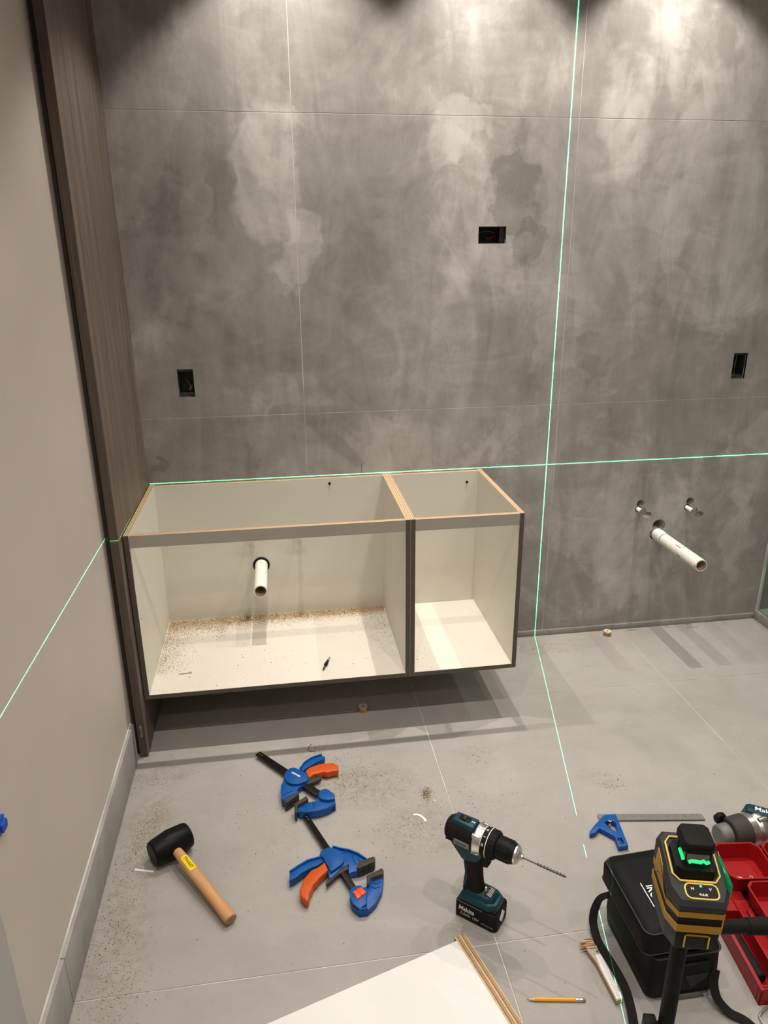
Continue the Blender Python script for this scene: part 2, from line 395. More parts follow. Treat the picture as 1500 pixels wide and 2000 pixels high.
def frame(o, x, y):
    """matrix from origin, x axis, y axis"""
    x = Vector(x).normalized(); y = Vector(y).normalized(); z = x.cross(y)
    return Matrix(((x.x, y.x, z.x, o[0]), (x.y, y.y, z.y, o[1]), (x.z, y.z, z.z, o[2]), (0, 0, 0, 1)))

# ------------------------------------------------------------------ room
XL = -0.0437; XR = 3.75; YF = -3.6; XG = 2.595
b = MB(); b.box(XL - 0.1, XR + 0.1, YF - 0.1, 0.15, -0.12, -0.0015); flo = struct(b.build('floor', 'grout'))
fx = [XL, 0.9495, 1.9437, XG + 0.005, XR]; fy = [0.0, -0.4324, -1.435, -2.437, YF]
g = 0.0012
for i in range(4):
    for j in range(4):
        b = MB(); b.box(fx[i] + g, fx[i + 1] - g, fy[j + 1] + g, fy[j] - g, -0.011, 0.0, bev=0.0006, seg=1)
        o = b.build('floor_tile', 'floor_cement', flo)
# back wall with tiles; cut for the boxes and pipes
HOLES = []
def slot(x0, x1, z0, z1): HOLES.append(((x0 + x1) / 2, (z0 + z1) / 2, lambda q: q.box(x0, x1, -0.02, 0.25, z0, z1)))
def rnd(x, z, r): HOLES.append((x, z, lambda q: q.cyl((x, -0.02, z), (x, 0.25, z), r, n=28)))
slot(0.143, 0.199, 1.100, 1.200)
slot(1.238, 1.340, 1.6165, 1.674)
slot(2.303, 2.362, 1.1005, 1.2020)
rnd(1.978, 0.588, 0.0165); rnd(1.970, 0.566, 0.0150)
rnd(2.201, 0.586, 0.0165); rnd(2.191, 0.561, 0.0150)
rnd(0.394, 0.4285, 0.0310)
rnd(2.073, 0.482, 0.0300); rnd(2.064, 0.448, 0.0285)
b = MB(); b.box(XL - 0.1, XR + 0.1, 0.0007, 0.09, -0.1, CEIL + 0.1); wb = struct(b.build('wall_back', 'grout'))
for h in HOLES: cut(wb, [h[2]])
wx = [XL, 0.5917, 1.5856, XG + 0.005, XR]; wz = [0.0285, 1.024, 2.0238, CEIL]
for i in range(4):
    for j in range(3):
        b = MB(); b.box(wx[i] + 0.0010, wx[i + 1] - 0.0010, 0.0, 0.010, wz[j] + 0.0009, wz[j + 1] - 0.0009, bev=0.0005, seg=1)
        o = b.build('wall_tile', 'wall_cement', wb)
        for h in HOLES:
            if wx[i] < h[0] < wx[i + 1] and wz[j] < h[1] < wz[j + 1]: cut(o, [h[2]])
b = MB(); b.box(0.003, XG, -0.004, 0.009, 0.001, 0.026, bev=0.001); struct(b.build('baseboard_back', 'wall_cement'))
# left wall
YC = -1.646
b = MB(); b.box(XL - 0.1, XL, YF, 0.0, -0.1, CEIL + 0.1); struct(b.build('wall_left', 'paint_left'))
b = MB(); b.box(XL, XL + 0.012, -2.6, YC, 0.16, 2.3, bev=0.002); struct(b.build('trim_1', 'casing'))
bl = struct(MB().box(XL - 0.001, XL + 0.003, -2.4, -0.585, 0.0, 0.1405).build('baseboard_left', 'grout'))
for (ya, yb) in ((-1.4395, -0.592), (-2.40, -1.4425)):
    MB().box(XL + 0.002, XL + 0.0125, ya, yb, 0.001, 0.141, bev=0.0008).build('baseboard_tile', 'base_cement', bl)
# thin caulk bead along the top of the baseboard
MB().tube([(XL + 0.002, -0.592 - k * 0.1, 0.1415 + random.uniform(-.0008, .0008)) for k in range(18)], 0.0022, n=6).build('caulk_bead', 'grout', bl)
# other walls and ceiling (outside the frame, they bounce the light)
struct(MB().box(XR, XR + 0.1, YF, 0.0, -0.1, CEIL + 0.1).build('wall_right', 'base_cement'))
struct(MB().box(XL - 0.1, XR + 0.1, YF - 0.1, YF, -0.1, CEIL + 0.1).build('wall_front', 'paint_white'))
struct(MB().box(XL - 0.1, XR + 0.1, YF - 0.1, 0.1, CEIL + 0.012, CEIL + 0.1).build('ceiling', 'paint_white'))

# downlights with their lamps
dl_places = ['above the left end of the cabinet wall', 'above the wall between the cabinets and the laser line', 'above the bare right part of the wall',
             'above the shower', 'second row, left', 'second row, middle', 'second row, right', 'added as unseen fill behind the camera, left', 'added as unseen fill behind the camera, right']
for k, (x, y, wt, ang) in enumerate(DOWNLIGHTS):
    t_ = thing('recessed_downlight', 'round recessed ceiling downlight ' + dl_places[k], 'light', (x, y, CEIL), group='ceiling downlights')
    MB().lathe((0, 0, 0), (0, 0, 1), [(0.012, 0.030), (0.0, 0.032), (-0.003, 0.036), (-0.003, 0.048), (0.0, 0.052), (0.012, 0.052)], n=32).build('trim_ring', 'white', t_)
    MB().cyl((0, 0, 0.006), (0, 0, 0.012), 0.031, n=28).build('lens', 'lens_light', t_)
    L = bpy.data.lights.new('downlight_lamp', 'SPOT'); L.energy = wt; L.color = WARM; L.spot_size = radians(ang); L.spot_blend = 0.95 if y > -0.5 else 0.4
    L.shadow_soft_size = 0.012
    L.spot_blend = 0.30; L.use_nodes = True; lt = L.node_tree; em = lt.nodes.get('Emission')   # reflector beam: bright core, weak spill
    tcn = lt.nodes.new('ShaderNodeTexCoord'); sx = lt.nodes.new('ShaderNodeSeparateXYZ'); lt.links.new(tcn.outputs['Normal'], sx.inputs[0])
    cz_ = math_(lt, 'ABSOLUTE', sx.outputs[2]); near = y > -0.3
    core_ = math_(lt, 'MULTIPLY', math_(lt, 'POWER', cz_, 30.0 if near else 3.0), 0.42 if near else 0.8)
    lt.links.new(math_(lt, 'ADD', core_, math_(lt, 'MULTIPLY', math_(lt, 'POWER', cz_, 3.0), 0.58 if near else 0.2)), em.inputs[1])
    lo = bpy.data.objects.new('downlight_lamp', L); COL.objects.link(lo); lo.location = (0, 0, -0.012); lo.parent = t_

# shower screen on its curb
cb = MB(); cb.box(XG - 0.002, XG + 0.085, -1.25, 0.0, 0.0, 0.043, bev=0.002); struct(cb.build('trim_2', 'wall_cement'))
gp = thing('shower_glass_panel', 'clear greenish frameless shower glass panel standing on the curb at the right edge', 'glass panel', (XG + 0.012, -0.004, 0.044))
MB().box(-0.005, 0.005, -1.1, 0.0, 0.0, 2.19, faces={'+z': 1, '-y': 1, '+y': 1, '-z': 1}).build('pane', ['glass', 'glass_edge'], gp)
MB().box(-0.010, 0.010, -0.125, -0.085, 0.0, 0.040, bev=0.002).build('glass_clamp', 'black', gp)
MB().box(-0.0065, 0.0065, -0.001, 0.0035, 0.0, 2.19).build('silicone_seal', 'grout', gp)

# ------------------------------------------------------------------ electrical boxes
def ebox(x0, x1, z0, z1, label, rot, extras):
    cx, cz = (x0 + x1) / 2, (z0 + z1) / 2
    t_ = thing('electrical_box', label, 'electrical box', (cx, 0.012, cz), group='open electrical boxes in the wall')
    hw, hh = (x1 - x0) / 2 - 0.001, (z1 - z0) / 2 - 0.001
    th = 0.0018
    b = MB()
    b.box(-hw, -hw + th, 0, 0.06, -hh, hh); b.box(hw - th, hw, 0, 0.06, -hh, hh)
    b.box(-hw, hw, 0, 0.06, -hh, -hh + th); b.box(-hw, hw, 0, 0.06, hh - th, hh); b.box(-hw, hw, 0.058, 0.06, -hh, hh)
    b.build('back_box', 'box_plastic', t_)
    def tab(a0, a1, c0, c1):
        q = MB(); q.box(a0, a1, 0.004, 0.006, c0, c1, bev=0.0004, seg=1)
        cx_, cz_ = (a0 + a1) / 2, (c0 + c1) / 2
        q.build('mounting_tab', 'mid_box', t_)
        MB().cyl((cx_, 0.0035, cz_), (cx_, 0.0042, cz_), 0.0025, n=12).build('screw_hole', 'void', t_)
    if rot: tab(hw - 0.019, hw - 0.003, -hh + 0.002, hh - 0.002)
    else:
        tab(-hw + 0.002, hw - 0.002, -hh + 0.002, -hh + 0.014); tab(-hw + 0.002, hw - 0.002, hh - 0.010, hh - 0.002)
    for path, r, mm, nm in extras: MB().tube(path, r, n=8).build(nm, mm, t_)
    return t_
M['mid_box'] = mat('mid_box', (0.07, 0.078, 0.070), 0.5)
ebox(0.143, 0.199, 1.100, 1.200, 'upright dark electrical box in the wall above the wide cabinet, yellow-green connector inside', False,
     [([(-0.012, 0.05, 0.02), (-0.006, 0.03, 0.004), (0.004, 0.022, 0.0), (0.010, 0.02, -0.012)], 0.0014, 'wire_grey', 'wire'),
      ([(0.008, 0.025, -0.030), (0.014, 0.02, -0.014)], 0.0055, 'wire_nut', 'wire_connector')])
ebox(1.238, 1.340, 1.6165, 1.674, 'sideways electrical box high on the wall with a loop of cable inside', True,
     [([(-0.046 + 0.035 * (1 - cos(a)), 0.025, 0.0 + 0.014 * sin(a)) for a in [(-0.5 + k * 0.28) * 1.0 for k in range(12)]], 0.0014, 'wire_grey', 'wire'),
      ([(-0.012, 0.02, -0.012), (0.0, 0.018, -0.010), (0.012, 0.02, -0.006), (0.022, 0.03, -0.006)], 0.0045, 'wire_red', 'wire_connector')])
ebox(2.303, 2.362, 1.1005, 1.2020, 'upright dark electrical box at the far right of the wall', False,
     [([(-0.024, 0.02, -0.018), (-0.012, 0.022, -0.028), (0.0, 0.03, -0.036)], 0.0035, 'wire_red', 'wire_connector'),
      ([(0.012, 0.03, 0.04), (0.008, 0.03, 0.0), (0.010, 0.03, -0.04)], 0.003, 'wire_grey', 'wire')])
# ------------------------------------------------------------------ wood end panel
wp = thing('tall_end_panel', 'tall brown wood-grain end panel standing between the left wall and the wide cabinet', 'panel', (-0.0133, -0.291, 0))
MB().box(-0.0128, 0.0128, -0.290, 0.289, 0.0, CEIL - 0.001, faces={'-y': 1}, bev=0.0006, seg=1).build('panel_board', ['walnut', 'walnut_edge'], wp)
MB().box(-0.004, 0.003, -0.2925, -0.2902, 0.080, 0.125, bev=0.0006).build('corner_plate', 'steel', wp)
MB().box(-0.0015, 0.001, -0.2932, -0.2926, 0.090, 0.115).build('plate_slot', 'dark_gap', wp)
# dark box standing in for the shade in the gap between wall and panel
MB().box(-0.0285, -0.0135, -0.27, 0.28, 0.0, CEIL - 0.002).build('gap_shade', 'dark_gap', wp)

# ------------------------------------------------------------------ cabinets
CT, CB, CD, TH = 0.7757, 0.192, -0.5359, 0.016
def cabinet(x0, x1, label, hooks, drain=None):
    t_ = thing('wall_cabinet', label, 'cabinet', (x0, 0, CB), group='open wall-hung vanity cabinets')
    W_, H = x1 - x0, CT - CB
    mats = ['melamine', 'edge_band', 'ply_x', 'ply_y', 'rail_face']
    b = MB(); b.box(0, TH, CD, -0.002, 0, H, faces={'-y': 1, '+z': 2}, bev=0.0003, seg=1); b.build('side_panel', mats, t_)
    b = MB(); b.box(W_ - TH, W_, CD, -0.002, 0, H, faces={'-y': 1, '+z': 2}, bev=0.0003, seg=1); b.build('side_panel', mats, t_)
    b = MB(); b.box(TH, W_ - TH, CD, -0.0155, 0, TH, faces={'-y': 1}, bev=0.0003, seg=1); b.build('bottom_panel', mats, t_)
    b = MB(); b.box(TH, W_ - TH, -0.015, -0.002, 0, H - 0.0035, faces={'+z': 3}); o = b.build('back_panel', mats, t_)
    b = MB(); b.box(TH + 0.0008, W_ - TH - 0.0008, CD + 0.0015, CD + 0.0175, H - 0.042, H - 0.0015, faces={'-y': 4, '+z': 3}, bev=0.0003, seg=1); b.build('front_rail', mats, t_)
    if drain:
        o.location = (0, 0, 0)
        bpy.context.view_layer.update(); cut(o, [lambda q: q.cyl((drain[0], -0.05, drain[1]), (drain[0], 0.05, drain[1]), 0.031, n=32)])
    for (hx, hz) in hooks:
        MB().cyl((hx - x0, -0.0152, hz - CB), (hx - x0, -0.019, hz - CB), 0.0052, 0.0042, n=16).build('mounting_screw', 'black', t_)
    for hz in (CT - 0.03, CT - 0.30):
        MB().cyl((TH - 0.0002, CD + 0.03, hz - CB), (TH + 0.0006, CD + 0.03, hz - CB), 0.0026, n=10).build('screw_cap', 'dark_gap', t_)
    return t_
cL = cabinet(0.003, 0.8974, 'wide open cream cabinet hung beside the wood panel, sawdust inside', [(0.6745, 0.7503)], (0.394, 0.4285))
cR = cabinet(0.8980, 1.2800, 'narrow open-fronted cream cabinet hung to the right of the wide one, clean and empty', [(1.2203, 0.7281)])

# ------------------------------------------------------------------ plumbing
def drain(x, z, y1, r, label, marks, ring):
    t_ = thing('drain_pipe', label, 'pipe', (x, 0.06, z), group='white plastic drain stub-outs')
    L = 0.06 - y1
    b = MB(); b.lathe((0, 0, 0), (0, -1, 0), [(0, r), (L, r), (L + 0.0003, r - 0.0007), (L, r - 0.0042), (0.0, r - 0.0042)], n=40, mats=[0, 0, 0, 1])
    b.build('pipe', ['pvc', 'pvc_in'], t_)
    for (ya, yb, rr, mm, nm) in ring:
        MB().lathe((0, ya - 0.06, 0), (0, -1, 0), [(0, r - 0.001), (0, rr), (ya - yb, rr), (ya - yb, r - 0.001)], n=40).build(nm, mm, t_)
    for (yy, a0, a1, ln) in marks:   # pen strokes that follow the pipe wall
        q = MB(); K = 8
        for k in range(K):
            a, c = a0 + (a1 - a0) * k / K, a0 + (a1 - a0) * (k + 1) / K
            rr = r + 0.0003
            q.prism([(0, 0), (1, 0), (1, 1), (0, 1)], 0, 0.0002, mtx=frame((rr * cos(a), yy - 0.06, rr * sin(a)), Vector((cos(c) - cos(a), 0, sin(c) - sin(a))), (0, -1, 0)) @ Matrix.Diagonal((r * abs(a1 - a0) / K * 1.05, ln, 1, 1)))
        q.build('pen_mark', 'graphite', t_)
    return t_
drain(2.071, 0.4446, -0.340, 0.0245, 'long white drain pipe sticking out of the bare wall with pen marks around it',
      [(-0.060, radians(60), radians(250), 0.0022), (-0.205, radians(50), radians(130), 0.0014), (-0.17, radians(120), radians(126), 0.035),
       (-0.205, radians(185), radians(215), 0.004), (-0.220, radians(190), radians(220), 0.004), (-0.335, radians(170), radians(230), 0.002), (-0.02, radians(112), radians(125), 0.008)],
      [(0.0, -0.060, 0.0262, 'pvc_white', 'collar')])
drain(0.394, 0.4285, -0.262, 0.0245, 'short white drain pipe coming through the back of the wide cabinet', [(-0.05, radians(80), radians(92), 0.004)],
      [(-0.0155, -0.0200, 0.0325, 'black', 'rubber_gasket')])
def supply(x, z, y1, label):
    t_ = thing('supply_valve', label, 'valve', (x, 0.05, z), group='water supply stub-outs with oval stop valves')
    MB().cyl((0, 0, 0), (0, y1 + 0.045 - 0.05, 0), 0.0088, n=20, bev=0.0004).build('supply_pipe', 'pvc_white', t_)
    y = y1 + 0.045 - 0.05
    b = MB()
    b.lathe((0, y + 0.004, 0), (0, -1, 0), [(0, 0.0085), (0, 0.0115), (0.010, 0.0115), (0.011, 0.009), (0.016, 0.009), (0.017, 0.0105), (0.024, 0.0105), (0.026, 0.006), (0.036, 0.0055), (0.036, 0)], n=20)
    b.cyl((0, y - 0.012, 0.006), (0, y - 0.012, 0.019), 0.0062, n=16, bev=0.0006)
    b.cyl((0, y - 0.012, 0.019), (0, y - 0.012, 0.0225), 0.0045, n=16)
    b.build('valve_body', 'chrome', t_)
    ye = y - 0.033
    q = MB(); pts = []
    for k in range(32):
        a = 2 * pi * k / 32; rr = 1.0 + 0.035 * cos(8 * a)
        pts.append((0.0225 * cos(a) * rr, 0.0135 * sin(a) * rr))
    q.prism(pts, 0, 0.0055, bev=0.001, mtx=frame((0, ye + 0.002, 0), (1, 0, 0), (0, 0, 1)))
    q.build('oval_handle', 'chrome', t_)
    MB().cyl((0, ye - 0.0055, 0), (0, ye - 0.003, 0), 0.0035, n=12, bev=0.0006).build('handle_screw', 'steel', t_)
supply(1.970, 0.5640, -0.082, 'left supply valve above the long drain pipe on the bare wall')
supply(2.191, 0.5590, -0.098, 'right supply valve above the long drain pipe on the bare wall')
supply(0.367, 0.5700, -0.098, 'supply valve mostly hidden behind the wide cabinet rail, straight above its drain pipe')
supply(0.549, 0.5700, -0.098, 'supply valve mostly hidden behind the wide cabinet rail, right of its drain pipe')

# pencil marks on the wall over the cabinets
for (x, za, zb) in ((0.8015, 0.7805, 0.8190), (0.9853, 0.7850, 0.7975)):
    q = MB(); q.box(x - 0.0007, x + 0.0007, -0.0006, -0.0001, za, zb)
    o = q.build('pencil_mark', 'graphite'); o.parent = wb

# torn blue tape on the left wall
t_ = thing('masking_tape_scrap', 'torn scrap of blue masking tape stuck on the left wall at the picture edge', 'tape', (XL, -1.556, 0.612))
q = MB()
pts = [(-0.030, -0.020), (0.016, -0.024), (0.022, -0.014), (0.018, -0.006), (0.028, 0.0), (0.019, 0.008), (0.024, 0.018), (0.010, 0.028), (-0.030, 0.024)]
pts = [(p[0] * 0.62, p[1] * 0.62) for p in pts]
q.prism(pts, 0.0005, 0.004, bev=0.0008, mtx=frame((0, 0, 0), (0, 1, 0), (0, 0, 1)))
q.prism([(p[0] * 0.7 + 0.002, p[1] * 0.6 - 0.003) for p in pts], 0.004, 0.009, bev=0.001, mtx=frame((0, 0, 0), (0, 1, 0), (0, 0, 1)))
q.build('tape_fold', 'tape_blue', t_)

# ------------------------------------------------------------------ small things in and under the cabinets
t_ = thing('driver_bit_holder', 'black and steel countersink drill bit lying on the floor of the wide cabinet', 'drill bit', (0.6155, -0.434, CB + TH + 0.006), radians(70))
b = MB(); b.lathe((-0.046, 0, 0), (1, 0, 0), [(0, 0), (0, 0.0028), (0.006, 0.0030), (0.007, 0.0022), (0.010, 0.0032), (0.026, 0.0034)], n=6); b.build('hex_shank', 'graphite', t_)
b = MB(); b.lathe((-0.020, 0, 0), (1, 0, 0), [(0, 0), (0, 0.004), (0.003, 0.0062), (0.016, 0.0062), (0.020, 0.0048), (0.032, 0.0044), (0.036, 0.003)], n=18); b.build('collar', 'black', t_)
b = MB()
for s_ in (-1, 1): b.tube([(0.014, s_ * 0.001, 0), (0.022, s_ * 0.0030, 0.001), (0.032, s_ * 0.0024, 0), (0.042, 0, 0)], 0.0011, n=6)
b.build('cutter', 'steel', t_)
t_ = thing('screw', 'grey countersunk screw lying near the left front of the wide cabinet floor', 'screw', (0.121, -0.4198, CB + TH + 0.0025), radians(4))
b = MB(); b.lathe((-0.022, 0, 0), (1, 0, 0), [(0, 0)] + [(0.004 + 0.0015 * k, 0.0012 + 0.0005 * (k % 2)) for k in range(1, 22)] + [(0.041, 0.0016), (0.045, 0.0040), (0.0455, 0)], n=10); b.build('threaded_shank', 'steel', t_)

t_ = thing('plastic_shim', 'navy blue plastic wedge stuck under the narrow cabinet with a loop of grey wire', 'shim', (1.128, -0.500, CB))
q = MB(); q.prism([(-0.052, -0.001), (0.030, -0.001), (0.030, -0.0125), (0.002, -0.0125)], -0.015, 0.015, bev=0.0008, mtx=frame((0, 0, 0), (1, 0, 0), (0, 0, 1)))
q.build('wedge', 'navy', t_)
MB().tube([(0.028, 0, -0.011), (0.045, -0.004, -0.011), (0.062, -0.006, -0.006), (0.072, -0.004, -0.001)], 0.0008, n=6).build('wire', 'wire_grey', t_)

def plug(x, y, rz, label, h=0.022):
    t_ = thing('wooden_plug', label, 'wood plug', (x, y, 0.0), rz, 'round hole-saw plugs on the floor')
    MB().lathe((0, 0, 0), (0, 0, 1), [(0, 0), (0, 0.0165), (0.0045, 0.0172), (0.005, 0.0155), (h - 0.007, 0.0155), (h - 0.0065, 0.0175), (h, 0.0168), (h, 0.0035), (h - 0.008, 0.0035), (h - 0.008, 0)], n=32,
               mats=[0, 0, 1, 1, 1, 0, 2, 3, 3]).build('plug_body', ['ply_z', 'handle_end', 'wood_pale', 'void'], t_)
M['wood_pale'] = mat('wood_pale', (0.62, 0.53, 0.40), 0.7, var=0.12, vscale=200)
plug(1.866, -0.047, 0.3, 'round wooden hole-saw plug on the floor by the bare wall, below the supply valves')
plug(0.742, -0.438, 1.3, 'round wooden hole-saw plug on the floor in the shadow under the wide cabinet')

# grains of sawdust (stuff)
def grains(name, pts, mats, parent=None, zero=0.0):
    """pts = (x, y, z, size, mat) -> tiny chips joined in one mesh"""
    V, Fc, MI = [], [], []
    for (x, y, z, s_, mi) in pts:
        a = random.uniform(0, 2 * pi); l = s_ * random.uniform(0.6, 1.6); w_ = s_ * random.uniform(0.3, 0.7); h = s_ * random.uniform(0.25, 0.6)
        ca, sa = cos(a), sin(a); n0 = len(V)
        for (u, v_, k) in ((-l, -w_, 0), (l, -w_ * 0.6, 0), (l * 0.8, w_, 0), (-l * 0.7, w_ * 0.8, 0), (0, 0, h)):
            V.append((x + u * ca / 2 - v_ * sa / 2, y + u * sa / 2 + v_ * ca / 2, z + k))
        Fc += [(n0, n0 + 1, n0 + 4), (n0 + 1, n0 + 2, n0 + 4), (n0 + 2, n0 + 3, n0 + 4), (n0 + 3, n0, n0 + 4)]; MI += [mi] * 4
    me = bpy.data.meshes.new(name); me.from_pydata(V, [], Fc); me.update()
    for mm in mats: me.materials.append(M[mm])
    me.polygons.foreach_set('material_index', MI)
    o = bpy.data.objects.new(name, me); COL.objects.link(o); o['kind'] = 'stuff'
    if parent: o.parent = parent
    return o
M['dust_tan'] = mat('dust_tan', (0.62, 0.42, 0.22), 0.9)
M['dust_pale'] = mat('dust_pale', (0.78, 0.66, 0.46), 0.9)
M['dust_brown'] = mat('dust_brown', (0.20, 0.115, 0.055), 0.9)
M['dust_dark'] = mat('dust_dark', (0.07, 0.045, 0.03), 0.9)
M['dust_olive'] = mat('dust_olive', (0.27, 0.20, 0.10), 0.9)
rg = random.Random(11)
P = []; zf = CB + TH + 0.0002
xa, xb, ya, yb = 0.022, 0.879, -0.020, -0.525
for k in range(26000):      # thick drift along the back
    x = rg.uniform(xa, xb); d = abs(rg.gauss(0, 1)); wdt = 0.030 + 0.045 * (1 - abs(x - 0.30) / 0.7) * rg.random() + 0.030 * (x < 0.25)
    y = ya - d * wdt * 0.75
    if y > yb: P.append((x, y, zf + max(0, 0.004 - d * 0.003) * rg.random(), rg.uniform(0.0012, 0.0034), rg.choice((0, 0, 0, 1, 1, 2, 2)) if rg.random() > 0.10 else 3))
for k in range(3000):      # along the left side
    x = xa + abs(rg.gauss(0, 0.045)); y = rg.uniform(ya, -0.40) + rg.gauss(0, 0.02)
    if ya > y > yb and x < xb: P.append((x, y, zf, rg.uniform(0.0012, 0.003), rg.choice((0, 0, 1, 2, 2, 3))))
for k in range(1500):      # right side
    x = xb - abs(rg.gauss(0, 0.055)); y = ya - abs(rg.gauss(0, 0.15))
    if x > xa and y > yb: P.append((x, y, zf, rg.uniform(0.001, 0.0028), rg.choice((0, 2, 2, 3))))
for k in range(420):
    P.append((rg.uniform(xa, xb), rg.uniform(ya, yb), zf, rg.uniform(0.0010, 0.0026), rg.choice((2, 3, 0))))
for k in range(26):
    P.append((rg.uniform(xa, xb), rg.uniform(ya, yb), zf, rg.uniform(0.003, 0.0058), 3))
o = grains('sawdust', P, ['dust_tan', 'dust_pale', 'dust_brown', 'dust_dark']); tag(o, 'tan sawdust drifted along the back of the wide cabinet floor', 'sawdust')
P = []
for k in range(150):
    x, y = (rg.uniform(0.917, 1.26), rg.uniform(-0.02, -0.52)) if k < 60 else (0.925 + abs(rg.gauss(0, 0.035)), rg.gauss(-0.44, 0.05))
    if -0.52 < y < -0.02 and x < 1.26: P.append((x, y, zf, rg.uniform(0.0010, 0.0028), rg.choice((0, 2, 3))))
o = grains('sawdust', P, ['dust_tan', 'dust_pale', 'dust_brown', 'dust_dark']); tag(o, 'few loose specks of dust on the narrow cabinet floor', 'sawdust')
P = []
def cluster(cx, cy, sx, sy, n, smin, smax, ms, rot=0.0):
    for k in range(n):
        u, v_ = rg.gauss(0, sx), rg.gauss(0, sy); x = cx + u * cos(rot) - v_ * sin(rot); y = cy + u * sin(rot) + v_ * cos(rot)
        if x > XL + 0.015 and y > -2.2: P.append((x, y, 0.0001, rg.uniform(smin, smax), rg.choice(ms)))
for (cx, cy, sx, sy, n, rot) in ((0.045, -0.93, 0.02, 0.08, 420, -0.3), (0.02, -1.16, 0.03, 0.06, 200, 0), (0.03, -1.32, 0.035, 0.07, 320, 0.2), (0.05, -1.45, 0.04, 0.05, 180, 0),
                                 (0.63, -0.80, 0.05, 0.03, 260, 0.3), (0.72, -0.82, 0.06, 0.05, 260, 0), (0.884, -0.902, 0.008, 0.016, 420, -0.3), (0.80, -1.03, 0.06, 0.05, 230, 0),
                                 (0.62, -0.68, 0.05, 0.04, 160, 0), (0.56, -0.62, 0.02, 0.01, 60, 0), (1.5, -0.10, 0.10, 0.03, 160, 0), (0.95, -0.95, 0.12, 0.06, 160, 0),
                                 (0.05, -0.70, 0.08, 0.04, 120, 0), (1.08, -0.75, 0.03, 0.03, 60, 0), (1.47, -0.95, 0.02, 0.02, 70, 0), (0.40, -0.95, 0.15, 0.15, 160, 0)):
    cluster(cx, cy, sx, sy, int(n * 1.5), 0.0011, 0.0034, (2, 3, 3, 4, 4, 0), rot)
for k in range(1500):
    P.append((rg.uniform(0, 2.4), rg.uniform(-1.7, -0.03), 0.0001, rg.uniform(0.0009, 0.0026), rg.choice((2, 3, 3, 1, 4, 5))))
for k in range(60):
    P.append((rg.uniform(0, 2.2), rg.uniform(-1.7, -0.1), 0.0001, rg.uniform(0.003, 0.0055), rg.choice((3, 5, 4))))
o = grains('wood_debris', P, ['dust_tan', 'dust_pale', 'dust_brown', 'dust_dark', 'dust_olive', 'white']); tag(o, 'brown dust and wood crumbs scattered over the floor tiles', 'debris')

def chip(name, pts, z, label, cat, m='white', w_=0.007, h=0.0018):
    q = MB(); c0 = pts[0]
    q.tube([(p[0] - c0[0], p[1] - c0[1], z) for p in pts], 0.002, flat=(w_, h))
    o = q.build(name, m); o.location = (c0[0], c0[1], 0); tag(o, label, cat); return o
chip('plastic_sliver', [(0.8275, -0.9835), (0.838, -0.984), (0.848, -0.991), (0.8565, -1.004), (0.8585, -1.016)], 0.001, 'short curved white plastic sliver between the two clamps and the drill', 'plastic scrap')
chip('plastic_sliver', [(0.038, -1.0685), (0.050, -1.073), (0.068, -1.078), (0.090, -1.084)], 0.001, 'thin straight white sliver touching the floor beside the mallet head', 'plastic scrap', w_=0.006)
chip('wood_shaving', [(0.545, -0.600), (0.535, -0.612), (0.530, -0.628), (0.538, -0.642), (0.552, -0.640)], 0.001, 'thin dark curled shaving on the floor above the upper clamp', 'shaving', 'dust_dark', 0.0016, 0.0012)

# ------------------------------------------------------------------ rubber mallet
t_ = thing('rubber_mallet', 'black rubber mallet with a light wooden handle lying on the floor by the left wall', 'mallet', (0.137, -1.040, 0), radians(-55.2))
# local +x runs down the handle, the head lies across it
b = MB(); b.lathe((-0.008, -0.056, 0.041), (0, 1, 0), [(0, 0), (0, 0.030), (0.003, 0.034), (0.012, 0.0365), (0.056, 0.041), (0.100, 0.0365), (0.109, 0.034), (0.112, 0.030), (0.112, 0)], n=40)
b.build('rubber_head', 'rubber', t_)
b = MB()
prof = [(0.0, 0.0125), (0.035, 0.0145), (0.10, 0.0160), (0.16, 0.0155), (0.22, 0.0160), (0.265, 0.0170), (0.275, 0.0165), (0.278, 0.0145), (0.278, 0)]
tl = MB(); tl.lathe((0, 0, 0), (1, 0, 0), prof, n=24, mats=[0] * 6 + [1, 1])
tl.bm.transform(Matrix.Translation((0.025, 0, 0.043)) @ Matrix.Rotation(radians(4.9), 4, 'Y') @ Matrix.Diagonal((1, 1, 0.88, 1)))
tl.build('wooden_handle', ['handle_wood', 'handle_end'], t_)
HM = Matrix.Translation((0.025, 0, 0.043)) @ Matrix.Rotation(radians(4.9), 4, 'Y')
q = MB(); K = 10   # curved yellow label wrapped on top of the handle
for k in range(K):
    a0, a1 = radians(52 + 76 * k / K), radians(52 + 76 * (k + 1) / K)
    rr = 0.0158
    x0_, x1_ = (0.040, 0.094) if 0 < k < K - 1 else (0.043, 0.091)
    q.box(x0_, x1_, -0.5, 0.5, 0, 0.0004, mtx=Matrix.Translation((0, -cos((a0 + a1) / 2) * rr, sin((a0 + a1) / 2) * rr * 0.88)) @ Matrix.Rotation(pi / 2 - (a0 + a1) / 2, 4, 'X') @ Matrix.Diagonal((1, rr * (a1 - a0) * 1.05, 1, 1)))
lb = q.build('brand_label', 'label_yellow', t_, mtx=HM)
text('STANLEY', 0.0112, HM @ frame((0.067, 0, 0.0158 * 0.88 + 0.0007), (1, 0, 0), (0, 1, 0)), 'black', lb, ext=0.0002, bold=0.0001, ax=0.95)

